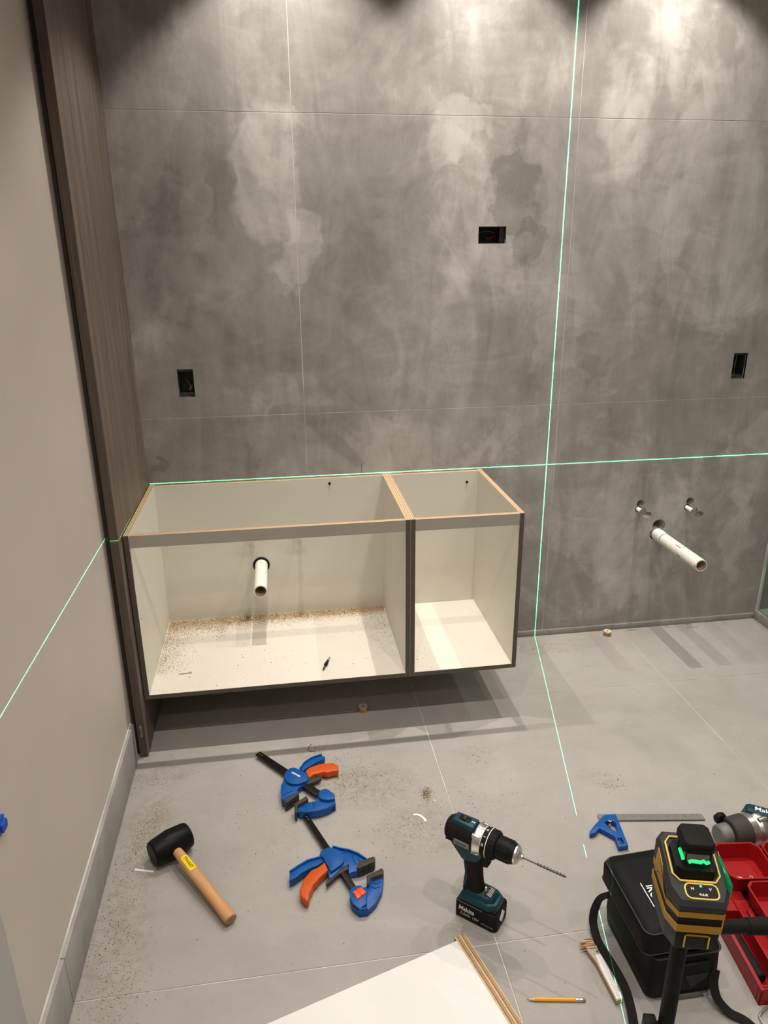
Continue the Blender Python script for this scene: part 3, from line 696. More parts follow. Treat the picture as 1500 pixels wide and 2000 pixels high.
# ------------------------------------------------------------------ bar clamps
CL = {
'c2bar':[(0.5004,-0.9546),(0.5148,-0.9492),(0.6275,-1.2305),(0.6130,-1.2398)],
'c2body':[(0.5382,-1.1211),(0.5434,-1.1053),(0.5612,-1.0950),(0.5782,-1.0957),(0.5973,-1.1062),(0.6220,-1.1157),(0.6458,-1.1323),(0.6681,-1.1576),(0.6716,-1.1636),(0.6417,-1.1678),(0.6365,-1.1899),(0.6227,-1.1895),(0.6126,-1.1948),(0.6128,-1.1792),(0.6159,-1.1621),(0.5971,-1.1698),(0.5642,-1.2028),(0.5591,-1.1986),(0.5584,-1.1708),(0.5490,-1.1481),(0.5447,-1.1294)],
'c2disc':[(0.5450,-1.1283),(0.5516,-1.1128),(0.5691,-1.1062),(0.5857,-1.1107),(0.5989,-1.1220),(0.6055,-1.1413),(0.6038,-1.1591),(0.5945,-1.1701),(0.5655,-1.1883),(0.5612,-1.1737),(0.5543,-1.1550)],
'c2pad':[(0.6417,-1.1678),(0.6853,-1.1549),(0.6885,-1.1626),(0.6837,-1.1740),(0.6397,-1.1900),(0.6349,-1.1860)],
'c2jaw':[(0.6110,-1.2495),(0.6239,-1.2416),(0.6387,-1.2413),(0.6603,-1.2407),(0.6708,-1.2222),(0.7004,-1.2063),(0.7025,-1.2203),(0.6928,-1.2589),(0.6719,-1.2942),(0.6484,-1.3139),(0.6276,-1.3138),(0.6116,-1.2943),(0.6071,-1.2747)],
'c2jpad':[(0.6579,-1.2173),(0.7016,-1.1983),(0.7053,-1.2075),(0.7016,-1.2172),(0.6677,-1.2256),(0.6581,-1.2475),(0.6548,-1.2420)],
'c2btn':[(0.6164,-1.2627),(0.6403,-1.2518),(0.6501,-1.2696),(0.6257,-1.2866)],
'c2trig':[(0.5592,-1.1774),(0.5461,-1.1892),(0.5331,-1.2008),(0.5286,-1.2086),(0.5159,-1.2199),(0.5139,-1.2312),(0.5067,-1.2431),(0.5030,-1.2649),(0.4975,-1.2704),(0.4827,-1.2506),(0.4809,-1.2293),(0.4943,-1.1948),(0.5145,-1.1705),(0.5312,-1.1643),(0.5457,-1.1542),(0.5518,-1.1463)],
'c2han':[(0.5449,-1.1233),(0.5306,-1.1266),(0.5053,-1.1317),(0.4769,-1.1486),(0.4560,-1.1629),(0.4552,-1.1969),(0.4701,-1.1908),(0.4896,-1.1750),(0.5148,-1.1616),(0.5316,-1.1571),(0.5490,-1.1456)],
'c2lev':[(0.6154,-1.1497),(0.5922,-1.1586),(0.5710,-1.1798),(0.5497,-1.2106),(0.5517,-1.2193),(0.5840,-1.1887),(0.6128,-1.1759)],
'c1bar':[(0.3560,-0.6480),(0.3710,-0.6354),(0.5602,-0.8582),(0.5448,-0.8786)],
'c1body':[(0.4475,-0.7916),(0.4495,-0.7675),(0.4613,-0.7495),(0.4778,-0.7420),(0.4971,-0.7526),(0.5221,-0.7789),(0.5255,-0.8086),(0.5200,-0.8221),(0.4974,-0.8327),(0.4874,-0.8475),(0.4915,-0.8642),(0.4708,-0.8791),(0.4503,-0.8982),(0.4398,-0.8877),(0.4371,-0.8557),(0.4391,-0.8236)],
'c1disc':[(0.4495,-0.7896),(0.4547,-0.7684),(0.4680,-0.7531),(0.4827,-0.7529),(0.4969,-0.7651),(0.5218,-0.7912),(0.5239,-0.8133),(0.5170,-0.8242),(0.4913,-0.8320),(0.4693,-0.8285),(0.4554,-0.8145)],
'c1pad':[(0.4503,-0.8982),(0.4913,-0.8688),(0.4925,-0.8790),(0.4542,-0.9110),(0.4483,-0.9084)],
'c1jaw':[(0.5494,-0.8890),(0.5553,-0.8695),(0.5715,-0.8628),(0.5807,-0.8666),(0.6005,-0.8947),(0.6000,-0.9302),(0.5748,-0.9458),(0.5439,-0.9538),(0.5137,-0.9533),(0.4898,-0.9475),(0.4812,-0.9333),(0.4832,-0.9207),(0.5038,-0.9028),(0.5160,-0.9039),(0.5439,-0.9029)],
'c1jpad':[(0.4764,-0.9198),(0.5137,-0.8912),(0.5199,-0.9047),(0.4862,-0.9257),(0.4830,-0.9594),(0.4764,-0.9507)],
'c1trig':[(0.5158,-0.7705),(0.5296,-0.7552),(0.5632,-0.7428),(0.6064,-0.7430),(0.6232,-0.7599),(0.6211,-0.7835),(0.5998,-0.7837),(0.5864,-0.7889),(0.5706,-0.7815),(0.5539,-0.7887),(0.5426,-0.7870),(0.5256,-0.8037)],
'c1han':[(0.4985,-0.7503),(0.5145,-0.7224),(0.5388,-0.7029),(0.5733,-0.6899),(0.5839,-0.7074),(0.5780,-0.7195),(0.5539,-0.7311),(0.5264,-0.7522),(0.5128,-0.7625)],
'c1lev':[(0.5205,-0.8003),(0.5646,-0.7927),(0.5648,-0.8049),(0.5258,-0.8226),(0.5067,-0.8220)],
}
def inset(pts, d):
    cx = sum(p[0] for p in pts) / len(pts); cy = sum(p[1] for p in pts) / len(pts); out = []
    n = len(pts); area = sum(pts[i][0] * pts[(i + 1) % n][1] - pts[(i + 1) % n][0] * pts[i][1] for i in range(n)); sg = 1 if area > 0 else -1
    for i in range(n):
        a, p, c = Vector(pts[i - 1]), Vector(pts[i]), Vector(pts[(i + 1) % n])
        e1, e2 = (p - a).normalized(), (c - p).normalized(); n1, n2 = Vector((-e1.y, e1.x)) * sg, Vector((-e2.y, e2.x)) * sg
        m_ = n1 + n2
        if m_.length < 0.2: m_ = n1
        m_.normalize(); k = d / max(0.45, m_.dot(n1)); out.append((p.x + m_.x * k, p.y + m_.y * k))
    return out
def clamp_(pre, base, label):
    t_ = thing('bar_clamp', label, 'clamp', (base[0], base[1], 0), group='blue one-handed bar clamps on the floor')
    lc = lambda k: [(p[0] - base[0], p[1] - base[1]) for p in CL[pre + k]]
    MB().prism(lc('bar'), 0.0115, 0.0185, bev=0.0012).build('steel_bar', 'bar', t_)
    # hollow-ribbed body: rim, recessed web, raised gear cover
    B = lc('body'); body = MB().prism(B, 0.003, 0.024, bev=0.0012)
    body.prism(B, 0.003, 0.029, bev=0.0012) if False else None
    bo = body.build('clamp_body', 'blue', t_)
    D = lc('disc'); MB().prism(D, 0.0235, 0.0335, bev=0.0025, seg=3).build('gear_cover', 'blue', bo)
    MB().prism(inset(D, 0.006), 0.0333, 0.0345, bev=0.0005).build('cover_boss', 'blue', bo)
    def rim(pts, i0, i1, w_=0.0035, z0=0.020, z1=0.031, parent=None):
        q = MB(); seg_ = [pts[k % len(pts)] for k in range(i0, i1 + 1)]; ins = inset(pts, w_); si = [ins[k % len(pts)] for k in range(i0, i1 + 1)]
        q.prism(seg_ + list(reversed(si)), z0, z1, bev=0.0006); q.build('rim', 'blue', parent or bo)
    if pre == 'c2': rim(B, 3, 8); ribs = [((0.628, -1.125), (0.636, -1.166)), ((0.645, -1.138), (0.650, -1.163))]
    else: rim(B, 11, 15); ribs = [((0.441, -0.868), (0.474, -0.851)), ((0.444, -0.886), (0.476, -0.866))]
    for (a, c) in ribs:
        MB().tube([(a[0] - base[0], a[1] - base[1], 0.0245), ((a[0] + c[0]) / 2 - base[0] - 0.003, (a[1] + c[1]) / 2 - base[1], 0.0245), (c[0] - base[0], c[1] - base[1], 0.0245)], 0.0014, n=6).build('rib', 'blue_deep', bo)
    # pads
    def pad(pts, name, grooves=True):
        o = MB().prism(pts, 0.0015, 0.034, bev=0.0012).build(name, 'pad', t_)
        return o
    pad(lc('pad'), 'jaw_pad'); pad(lc('jpad'), 'jaw_pad')
    # grooves cross the square face that looks at the other jaw
    P_ = lc('pad')
    if pre == 'c2': f0, f1 = Vector(P_[4]), Vector(P_[3])
    else: f0, f1 = Vector(P_[3]), Vector(P_[2])
    dirx = Vector((f1.x - f0.x, f1.y - f0.y, 0)).normalized(); nrm = Vector((dirx.y, -dirx.x, 0))
    for k in (0.33, 0.66):
        c = f0.lerp(f1, k); MB().box(-0.0006, 0.0006, -0.0162, 0.0162, -0.0004, 0.0006, mtx=frame((c.x, c.y, 0.018), dirx, (0, 0, 1))).build('pad_groove', 'black', t_)
    c = f0.lerp(f1, 0.5); MB().box(-(f1 - f0).length / 2, (f1 - f0).length / 2, -0.0006, 0.0006, -0.0004, 0.0006, mtx=frame((c.x, c.y, 0.018), dirx, (0, 0, 1))).build('pad_groove', 'black', t_)
    J = lc('jaw'); jo = MB().prism(J, 0.001, 0.021, bev=0.0015).build('fixed_jaw', 'blue', t_)
    if pre == 'c2':
        rim(J, 9, 14, 0.0035, 0.018, 0.029, jo); rim(J, 3, 5, 0.0022, 0.018, 0.027, jo)
        blk = [J[0], J[1], J[2], (0.6540 - base[0], -1.262 - base[1]), (0.6480 - base[0], -1.300 - base[1]), J[10], J[11], J[12]]
        MB().prism(blk, 0.018, 0.030, bev=0.0016).build('jaw_hub', 'blue', jo)
        q = MB(); Bn = lc('btn'); q.prism(Bn, 0.029, 0.034, bev=0.001)
        q.build('release_button', 'red_orange', t_)
        mid = [((Bn[0][0] + Bn[1][0]) / 2, (Bn[0][1] + Bn[1][1]) / 2), ((Bn[2][0] + Bn[3][0]) / 2, (Bn[2][1] + Bn[3][1]) / 2)]
        MB().tube([(mid[0][0], mid[0][1], 0.034), (mid[1][0], mid[1][1], 0.034)], 0.0022, n=8).build('button_ridge', 'red_orange', t_)
        sl = [(-0.005, 0.004), (0.004, -0.003), (0.012, -0.010)]; hub = (0.640 - base[0], -1.3142 - base[1])
        for dx, dz in ((-0.008, 0.0), (0.002, 0.0), (0.012, 0.002), (-0.004, 0.007), (0.007, 0.008)):
            MB().box(-0.0042, 0.0042, -0.0016, 0.0016, -0.0002, 0.0006, mtx=frame((hub[0] + dx, hub[1] + 0.0008 + (0.002 if dx > 0.008 else 0), 0.011 + dz), (1, 0, 0), (0, 0, 1))).build('vent_slot', 'blue_deep', jo)
        arcs = [((0.665, -1.243), (0.676, -1.250), (0.688, -1.246)), ((0.672, -1.232), (0.684, -1.236), (0.694, -1.230))]
    else:
        rim(J, 5, 9, 0.0040, 0.018, 0.029, jo)
        blk = [J[0], J[1], J[2], J[3], J[4], (0.5985 - base[0], -0.912 - base[1]), (0.578 - base[0], -0.915 - base[1]), (0.558 - base[0], -0.908 - base[1])]
        MB().prism(blk, 0.018, 0.031, bev=0.0025, seg=3).build('jaw_hub', 'blue', jo)
        for dx, dz in ((-0.004, -0.003), (0.003, 0.002), (0.003, -0.005)):
            MB().box(-0.0042, 0.0042, -0.0016, 0.0016, -0.0002, 0.0006, mtx=frame((0.5905 - base[0] + dx, -0.9364 - base[1] + dx * 0.6, 0.014 + dz), (0.85, 0.52, 0), (0, 0, 1))).build('vent_slot', 'black', jo)
        arcs = [((0.510, -0.910), (0.513, -0.922), (0.512, -0.936)), ((0.532, -0.908), (0.536, -0.920), (0.534, -0.932))]
    for a in arcs:
        MB().tube([(p[0] - base[0], p[1] - base[1], 0.0215) for p in a], 0.0013, n=6).build('rib', 'blue_deep', jo)
    T = lc('trig'); tr = MB().prism(T, 0.005, 0.029, bev=0.004, seg=3).build('trigger', 'orange', t_)
    H_ = lc('han'); ho = MB().prism(H_, 0.006, 0.022, bev=0.0015).build('grip', 'blue', t_)
    if pre == 'c2': rim(H_, 0, 4, 0.004, 0.020, 0.028, ho); rim(H_, 5, 10, 0.004, 0.020, 0.028, ho)
    else: rim(H_, 0, 3, 0.004, 0.020, 0.028, ho); rim(H_, 4, 8, 0.004, 0.020, 0.028, ho)
    MB().prism(lc('lev'), 0.010, 0.021, bev=0.001).build('release_lever', 'pad', t_)
    q = MB(); bp = lc('bar'); mx_, my_ = (bp[0][0] + bp[1][0]) / 2, (bp[0][1] + bp[1][1]) / 2
    dv = (Vector((bp[2][0] + bp[3][0], bp[2][1] + bp[3][1])) / 2 - Vector((mx_, my_))).normalized()
    for k in (0.010, 0.022): q.cyl((mx_ + dv.x * k, my_ + dv.y * k, 0.0183), (mx_ + dv.x * k, my_ + dv.y * k, 0.0187), 0.0018, n=10)
    q.build('bar_hole', 'mid_grey', t_)
    return t_, bo
c1, c1b = clamp_('c1', (0.48, -0.80), 'upper blue bar clamp with orange trigger, its black bar pointing toward the cabinets')
text('KREMNER', 0.0092, frame((0.4860 - 0.48, -0.7905 + 0.80, 0.0348), (0.71, -0.70, 0), (0.70, 0.71, 0)), 'white', c1b, ext=0.0002, bold=0.0002, ax=0.9)
c2, c2b = clamp_('c2', (0.58, -1.15), 'lower blue bar clamp with orange trigger and a red release button on its jaw')

# ------------------------------------------------------------------ cordless drill
t_ = thing('cordless_drill', 'teal and black cordless drill with a long bit standing upright on its battery', 'drill', (0.9330, -1.3520, 0), radians(-41.3))
bt = MB()
bt.prism([(-0.056, -0.034), (0.047, -0.034), (0.056, -0.026), (0.056, 0.030), (0.050, 0.036), (-0.056, 0.036)], 0.0, 0.052, bev=0.004, seg=3)
bt.box(-0.050, 0.050, -0.028, 0.028, 0.050, 0.060, bev=0.002)
bo = bt.build('battery', 'black_soft', t_)
MB().prism([(0, -0.020), (0.0150, 0), (0, 0.020), (-0.0150, 0)], 0, 0.0012, bev=0.0005, mtx=frame((0.0562, -0.002, 0.034), (0, 1, 0), (0, 0, 1))).build('diamond_badge', 'white', bo)
MB().box(-0.052, 0.018, -0.0350, -0.0335, 0.0505, 0.0545, bev=0.0005).build('latch_rail', 'mid_box', bo)
text('Makita', 0.0190, frame((-0.026, -0.0342, 0.0325), (1, 0, 0), (0, 0, 1)), 'white', bo, shear=0.15, bold=0.0003, ax=0.85)
text('5.0Ah 18V', 0.0125, frame((-0.017, -0.0342, 0.0165), (1, 0, 0), (0, 0, 1)), 'mid_grey2' if False else 'steel', bo, shear=0.1, bold=0.0003, ax=0.95)
text('LITHIUM-ION', 0.0055, frame((0.031, -0.0342, 0.0140), (1, 0, 0), (0, 0, 1)), 'steel', bo, bold=0.0001)
ft = MB()
ft.prism([(-0.050, -0.0335), (0.030, -0.0335), (0.052, -0.020), (0.052, 0.020), (0.030, 0.0335), (-0.050, 0.0335)], 0.055, 0.074, bev=0.004, seg=3, top=0.93)
ft.prism([(-0.048, -0.029), (0.024, -0.029), (0.042, -0.018), (0.042, 0.018), (0.024, 0.029), (-0.048, 0.029)], 0.072, 0.086, bev=0.004, seg=3, top=0.72)
ft.build('foot_housing', 'teal', t_)
MB().prism([(-0.046, -0.024), (0.004, -0.024), (0.004, 0.024), (-0.046, 0.024)], 0.076, 0.094, bev=0.006, seg=3, top=0.72).build('foot_overmould', 'black_soft', t_)
lb = MB().box(-0.010, 0.010, -0.016, 0.016, 0, 0.0008, mtx=Matrix.Translation((0.0225, 0, 0.0868)) @ Matrix.Rotation(radians(14), 4, 'Y')).build('rating_label', 'dark_grey', t_)
for k in range(7):
    MB().box(-0.006 + (k % 3) * 0.001, 0.006, -0.0006, 0.0006, 0.0008, 0.0011, mtx=Matrix.Translation((0.0225, -0.012 + k * 0.004, 0.0868)) @ Matrix.Rotation(radians(14), 4, 'Y')).build('label_print', 'white', lb)
# handle: swept rounded section
def loft(secs, n=20):
    """secs = (cx, cz, half length x, half width y) at rising heights"""
    t = bmesh.new(); rings = []
    for (cx, cz, hx, hy, tilt) in secs:
        ring = []
        for k in range(n):
            a = 2 * pi * k / n; sx = math.copysign(abs(cos(a)) ** 0.75, cos(a)) * hx; sy = math.copysign(abs(sin(a)) ** 0.75, sin(a)) * hy
            ring.append(t.verts.new((cx + sx, sy, cz + sx * tilt)))
        rings.append(ring)
    for A, B in zip(rings, rings[1:]):
        for k in range(n): t.faces.new((A[k], A[(k + 1) % n], B[(k + 1) % n], B[k]))
    t.faces.new(list(reversed(rings[0]))); t.faces.new(rings[-1]); bmesh.ops.recalc_face_normals(t, faces=t.faces); return t
q = MB(); q.add(loft([(-0.020, 0.078, 0.030, 0.024, 0), (-0.020, 0.090, 0.024, 0.019, 0), (-0.021, 0.110, 0.0215, 0.0165, 0), (-0.023, 0.135, 0.0215, 0.0165, 0), (-0.026, 0.160, 0.0235, 0.0165, 0), (-0.028, 0.185, 0.027, 0.0185, 0), (-0.030, 0.210, 0.032, 0.020, 0)]))
q.build('grip_overmould', 'black_soft', t_, angle=60)
for s_ in (-1, 1):
    q = MB(); q.prism([(-0.047, 0.088), (-0.038, 0.088), (-0.036, 0.12), (-0.040, 0.15), (-0.043, 0.185), (-0.058, 0.205), (-0.058, 0.190), (-0.048, 0.165), (-0.043, 0.13)], 0, 0.002, bev=0.0008, mtx=frame((0, s_ * 0.0125, 0), (1, 0, 0), (0, 0, 1)))
    q.build('grip_stripe', 'teal', t_)
q = MB(); q.prism([(-0.004, 0.162), (0.014, 0.166), (0.018, 0.176), (0.014, 0.186), (0.018, 0.198), (-0.004, 0.202)], -0.009, 0.009, bev=0.0025, seg=3, mtx=frame((0, 0, 0), (1, 0, 0), (0, 0, 1)))
q.build('trigger', 'black', t_)
ZA = 0.238
q = MB(); q.lathe((-0.100, 0, ZA), (1, 0, 0), [(0, 0), (0, 0.020), (0.004, 0.027), (0.012, 0.0315), (0.030, 0.0335), (0.082, 0.034)], n=32, mats=[1, 1, 1, 1, 1])
q.build('motor_housing', ['teal', 'black_soft'], t_)
q = MB(); q.prism([(-0.085, -0.018), (-0.020, -0.020), (-0.020, 0.020), (-0.085, 0.018)], ZA + 0.020, ZA + 0.039, bev=0.005, seg=3, top=0.9); q.build('top_housing', 'teal', t_)
MB().box(-0.068, -0.040, -0.008, 0.008, ZA + 0.037, ZA + 0.041, bev=0.001).build('speed_switch_slot', 'black', t_)
MB().box(-0.058, -0.050, -0.007, 0.007, ZA + 0.040, ZA + 0.045, bev=0.001).build('speed_switch', 'dark_grey', t_)
text('2', 0.011, frame((-0.031, 0, ZA + 0.0397), (0, 1, 0), (-1, 0, 0)), 'white', t_, name='numeral', bold=0.0003)
q = MB(); q.prism([(-0.050, 0.170), (-0.012, 0.176), (0.006, 0.205), (-0.018, ZA - 0.012), (-0.078, ZA - 0.012), (-0.088, 0.215)], -0.021, 0.021, bev=0.005, seg=3, mtx=frame((0, 0, 0), (1, 0, 0), (0, 0, 1))); q.build('neck_housing', 'teal', t_)
for k in range(4):
    MB().box(-0.002, 0.002, -0.008, 0.008, -0.0003, 0.0008, mtx=frame((-0.083 + 0.0, -0.0315, ZA - 0.012 + k * 0.008), (0, 0, 1), (1, 0, 0))).build('cooling_vent', 'black', t_)
pl = MB().box(-0.067, -0.026, -0.0350, -0.0320, ZA - 0.015, ZA + 0.001, bev=0.0008).build('side_badge', 'mid_grey', t_)
text('BRUSHLESS', 0.0055, frame((-0.047, -0.0352, ZA - 0.007), (1, 0, 0), (0, 0, 1)), 'dark_grey', pl)
q = MB(); q.lathe((-0.019, 0, ZA), (1, 0, 0), [(0, 0.034), (0, 0.0375), (0.003, 0.039), (0.008, 0.037), (0.018, 0.0355), (0.020, 0.034)], n=36)
for a in (45, 135, 225, 315):
    q.cyl((-0.022, 0.034 * cos(radians(a)), ZA + 0.034 * sin(radians(a))), (-0.004, 0.034 * cos(radians(a)), ZA + 0.034 * sin(radians(a))), 0.006, 0.0045, n=14, bev=0.0005)
q.build('gear_housing', 'alu', t_)
q = MB(); q.lathe((0.000, 0, ZA), (1, 0, 0), [(0, 0.034), (0.0005, 0.0358), (0.0135, 0.0358), (0.0140, 0.0362), (0.0158, 0.0362), (0.0163, 0.0352), (0.030, 0.0340), (0.034, 0.0325), (0.0355, 0.026)], n=44, mats=[0, 0, 0, 1, 0, 0, 0, 0])
for k in range(22):
    a = 2 * pi * k / 22; q.box(0.020, 0.031, -0.0012, 0.0012, 0.033, 0.0352, mtx=Matrix.Translation((0, 0, ZA)) @ Matrix.Rotation(a, 4, 'X'))
q.build('torque_collar', ['black_soft', 'white'], t_)
MB().lathe((0.0005, 0, ZA), (1, 0, 0), [(0, 0.0362), (0.0012, 0.0362)], n=44).build('white_ring', 'white', t_)
for k, ch in enumerate(('21', '1', '16', 'T')):
    a = radians(-62 + k * 30)
    X = Matrix.Translation((0.0075, 0, ZA)) @ Matrix.Rotation(-a + radians(0), 4, 'X')
    text(ch, 0.007, X @ frame((0, 0, 0.0361), (0, 1, 0), (-1, 0, 0)), 'white', t_, name='numeral', bold=0.0002)
q = MB(); q.lathe((0.0350, 0, ZA), (1, 0, 0), [(0, 0.020), (0.0, 0.0270), (0.003, 0.0280), (0.030, 0.0275), (0.040, 0.0255), (0.046, 0.0235)], n=36)
for k in range(12):
    a = 2 * pi * k / 12; q.box(0.038, 0.070, -0.0022, 0.0022, 0.0268, 0.0283, bev=0.0004, seg=1, mtx=Matrix.Translation((0, 0, ZA)) @ Matrix.Rotation(a, 4, 'X'))
q.build('chuck_sleeve', 'black', t_)
MB().lathe((0.081, 0, ZA), (1, 0, 0), [(0, 0.0235), (0.003, 0.0233), (0.006, 0.021), (0.0065, 0.018), (0.009, 0.0165), (0.0095, 0.012), (0.014, 0.0075), (0.018, 0.0065), (0.018, 0)], n=32).build('chuck_nose', 'alu', t_)
q = MB(); L0, L1 = 0.097, 0.205; K = 70    # twist bit: plain shank then a two-flute helix
q.cyl((L0, 0, ZA), (L0 + 0.038, 0, ZA), 0.0024, n=12)
t = bmesh.new(); rings = []
for k in range(K + 1):
    x = L0 + 0.038 + (L1 - L0 - 0.038) * k / K; a0 = k / K * 2 * pi * 4.5; rr = 0.0034 if k < K - 3 else 0.0034 * (K - k) / 3 + 0.0001
    rings.append([t.verts.new((x, rr * (1 if j % 4 < 2 else 0.55) * cos(a0 + j * pi / 4), ZA + rr * (1 if j % 4 < 2 else 0.55) * sin(a0 + j * pi / 4))) for j in range(8)])
for A, B in zip(rings, rings[1:]):
    for j in range(8): t.faces.new((A[j], A[(j + 1) % 8], B[(j + 1) % 8], B[j]))
t.faces.new(rings[0]); t.faces.new(rings[-1]); bmesh.ops.recalc_face_normals(t, faces=t.faces)
q.add(t); q.build('twist_bit', 'bit_steel', t_, angle=25)
MB().cyl((0.012, -0.006, 0.086), (0.012, -0.006, 0.104), 0.0045, 0.003, n=12, bev=0.0006).build('bit_holder', 'chrome', t_)

# ------------------------------------------------------------------ combination square
t_ = thing('combination_square', 'blue combination square with its steel ruler lying on the floor in front of the laser', 'measuring tool', (1.3787, -1.0891, 0))
lc = lambda l, dx=0, dy=0: [(x - 1.3787 + dx, y + 1.0891 + dy) for x, y in l]
head = [(1.3112,-1.1433),(1.3334,-1.1238),(1.3788,-1.0891),(1.4150,-1.0894),(1.4105,-1.1204),(1.3965,-1.2105),(1.3676,-1.2108),(1.3739,-1.1730),(1.3617,-1.1571),(1.3439,-1.1357),(1.3256,-1.1505),(1.3089,-1.1529)]
ho = MB().prism(lc(head), 0.002, 0.018, bev=0.0012)
ho = ho.build('cast_head', 'blue', t_)
cut(ho, [lambda q: q.prism([(1.3668,-1.1165),(1.3880,-1.1105),(1.3985,-1.1230),(1.3920,-1.1530),(1.3850,-1.1570),(1.3700,-1.1345)], -0.01, 0.04),
         lambda q: q.prism([(1.3768,-1.1800),(1.3905,-1.1800),(1.3890,-1.2020),(1.3745,-1.2020)], 0.009, 0.04)])
ho.data.set_sharp_from_angle(angle=radians(30))
MB().cyl((1.3775 - 1.3787, -1.1905 + 1.0891 - 0.0085, 0.0115), (1.3885 - 1.3787 - 0.004, -1.1905 + 1.0891 + 0.0085, 0.0115), 0.0042, n=16).build('bubble_vial', 'lens_clear', ho)
RL = [(1.3675,-1.0700),(1.6735,-1.1157),(1.6728,-1.1396),(1.3640,-1.0955)]
ro = MB().prism(lc(RL), 0.0035, 0.0050).build('ruler_blade', 'ruler', t_)
q = MB(); a0, a1, b0, b1 = Vector(lc(RL)[0]), Vector(lc(RL)[1]), Vector(lc(RL)[3]), Vector(lc(RL)[2])
for k in range(2, 96):
    f = k / 97; p, r_ = a0.lerp(a1, f), b0.lerp(b1, f); dv = (r_ - p).normalized(); ln = 0.006 if k % 8 == 0 else (0.0042 if k % 4 == 0 else 0.0026)
    for (s0, dd) in ((p, dv), (r_, -dv)):
        e = s0 + dd * ln; q.tube([(s0.x + dd.x * 0.0004, s0.y + dd.y * 0.0004, 0.0051), (e.x, e.y, 0.0051)], 0.0002, flat=(0.00045, 0.0001))
mo = q.build('graduation_marks', 'black', ro)
ang = (a1 - a0).normalized()
for k in range(3, 12):
    f = k * 8 / 97; p = a0.lerp(a1, f)
    text(str(k), 0.0055, frame((p.x + 0.0005, p.y - 0.0095, 0.0051), (ang.x, ang.y, 0), (-ang.y, ang.x, 0)), 'black', ro, name='numeral', ext=0.0001)
MB().cyl((1.3835 - 1.3787, -1.1190 + 1.0891, 0.008), (1.3835 - 1.3787, -1.1190 + 1.0891, 0.025), 0.0055, n=18, bev=0.0006).build('lock_nut', 'chrome', t_)
MB().cyl((1.3835 - 1.3787, -1.1190 + 1.0891, 0.025), (1.3835 - 1.3787, -1.1190 + 1.0891, 0.0253), 0.003, n=14).build('nut_socket', 'dark_gap', t_)
MB().cyl((1.3965 - 1.3787, -1.2105 + 1.0891, 0.008), (1.3995 - 1.3787, -1.2185 + 1.0891, 0.008), 0.0012, n=8).build('scriber', 'steel', t_)

# ------------------------------------------------------------------ pencil
t_ = thing('pencil', 'short yellow pencil with a metal eraser cap lying on the floor beside the white board', 'pencil', (0.9722, -1.5854, 0.0042), radians(-9.3))
MB().lathe((0, 0, 0), (1, 0, 0), [(0, 0), (0.005, 0.0009)], n=10).build('lead', 'graphite', t_)
MB().lathe((0.0048, 0, 0), (1, 0, 0), [(0, 0.0009), (0.014, 0.0037)], n=12).build('sharpened_wood', 'wood_raw', t_)
MB().lathe((0.0185, 0, 0), (1, 0, 0), [(0, 0.0034), (0.002, 0.0040), (0.092, 0.0040), (0.092, 0)], n=6).build('painted_shaft', 'pencil', t_, angle=20)
MB().lathe((0.110, 0, 0), (1, 0, 0), [(0, 0.0038), (0.001, 0.0043), (0.003, 0.0043), (0.0035, 0.0038), (0.005, 0.0038), (0.0055, 0.0043), (0.010, 0.0043), (0.0105, 0.0038), (0.0125, 0.0042), (0.015, 0.0042)], n=20).build('ferrule', 'alu', t_)
MB().lathe((0.1248, 0, 0), (1, 0, 0), [(0, 0.0040), (0.004, 0.0040), (0.0075, 0.0025), (0.008, 0)], n=16).build('eraser', 'mid_grey', t_)

# ------------------------------------------------------------------ white melamine board in the foreground
t_ = thing('melamine_board', 'large white melamine board with a bare plywood edge lying on the floor in the foreground', 'board', (0.8500, -1.4290, 0), radians(16.5))
MB().box(-0.62, 0.0, -0.46, 0.0, 0.0, 0.0180, bev=0.0004, seg=1).build('white_face', 'board_white', t_)
M_ = None
q = MB(); q.box(0.0, 0.0285, -0.46, 0.010, 0.0, 0.0178, bev=0.0004, seg=1); q.build('plywood_edge', 'ply_board', t_)

# ------------------------------------------------------------------ plywood offcut strip
t_ = thing('plywood_offcut', 'narrow L-shaped plywood offcut with a splintered end lying beside the black bag', 'offcut', (1.165, -1.55, 0))
lc = lambda l: [(x - 1.165, y + 1.55) for x, y in l]
MB().prism(lc([(1.1545, -1.4860), (1.1790, -1.4900), (1.1780, -1.5020), (1.1700, -1.5050), (1.1790, -1.5130), (1.1820, -1.6240), (1.1650, -1.6270), (1.1600, -1.5300), (1.1520, -1.5000)]), 0.0, 0.0150, bev=0.0004, side=1).build('strip', ['rail_face', 'ply_z'], t_)
MB().prism(lc([(1.1655, -1.5130), (1.1785, -1.5130), (1.1810, -1.5560), (1.1795, -1.5640), (1.1815, -1.6210), (1.1672, -1.6235), (1.1640, -1.5500)]), 0.0149, 0.0156).build('white_facing', 'white', t_)
so = MB()
for k in range(34):
    y0_ = random.uniform(-1.4950, -1.4680); z_ = random.uniform(0.001, 0.018); x1_ = 1.176 - random.uniform(0.0, 0.002); x0_ = 1.1440 + random.uniform(-0.008, 0.010)
    so.tube([(x1_ - 1.165, y0_ + 1.55, z_), ((x0_ + x1_) / 2 - 1.165, y0_ + 1.55 + random.uniform(-.001, .001), z_), (x0_ - 1.165, y0_ + 1.55 + random.uniform(-.003, .003), max(0.001, z_ + random.uniform(-.003, .002)))], [0.0022, 0.0018, 0.0003], n=5, m=k % 3)
so = so.build('splinters', ['wood_raw', 'handle_end', 'dust_tan'], t_); so['kind'] = 'stuff'

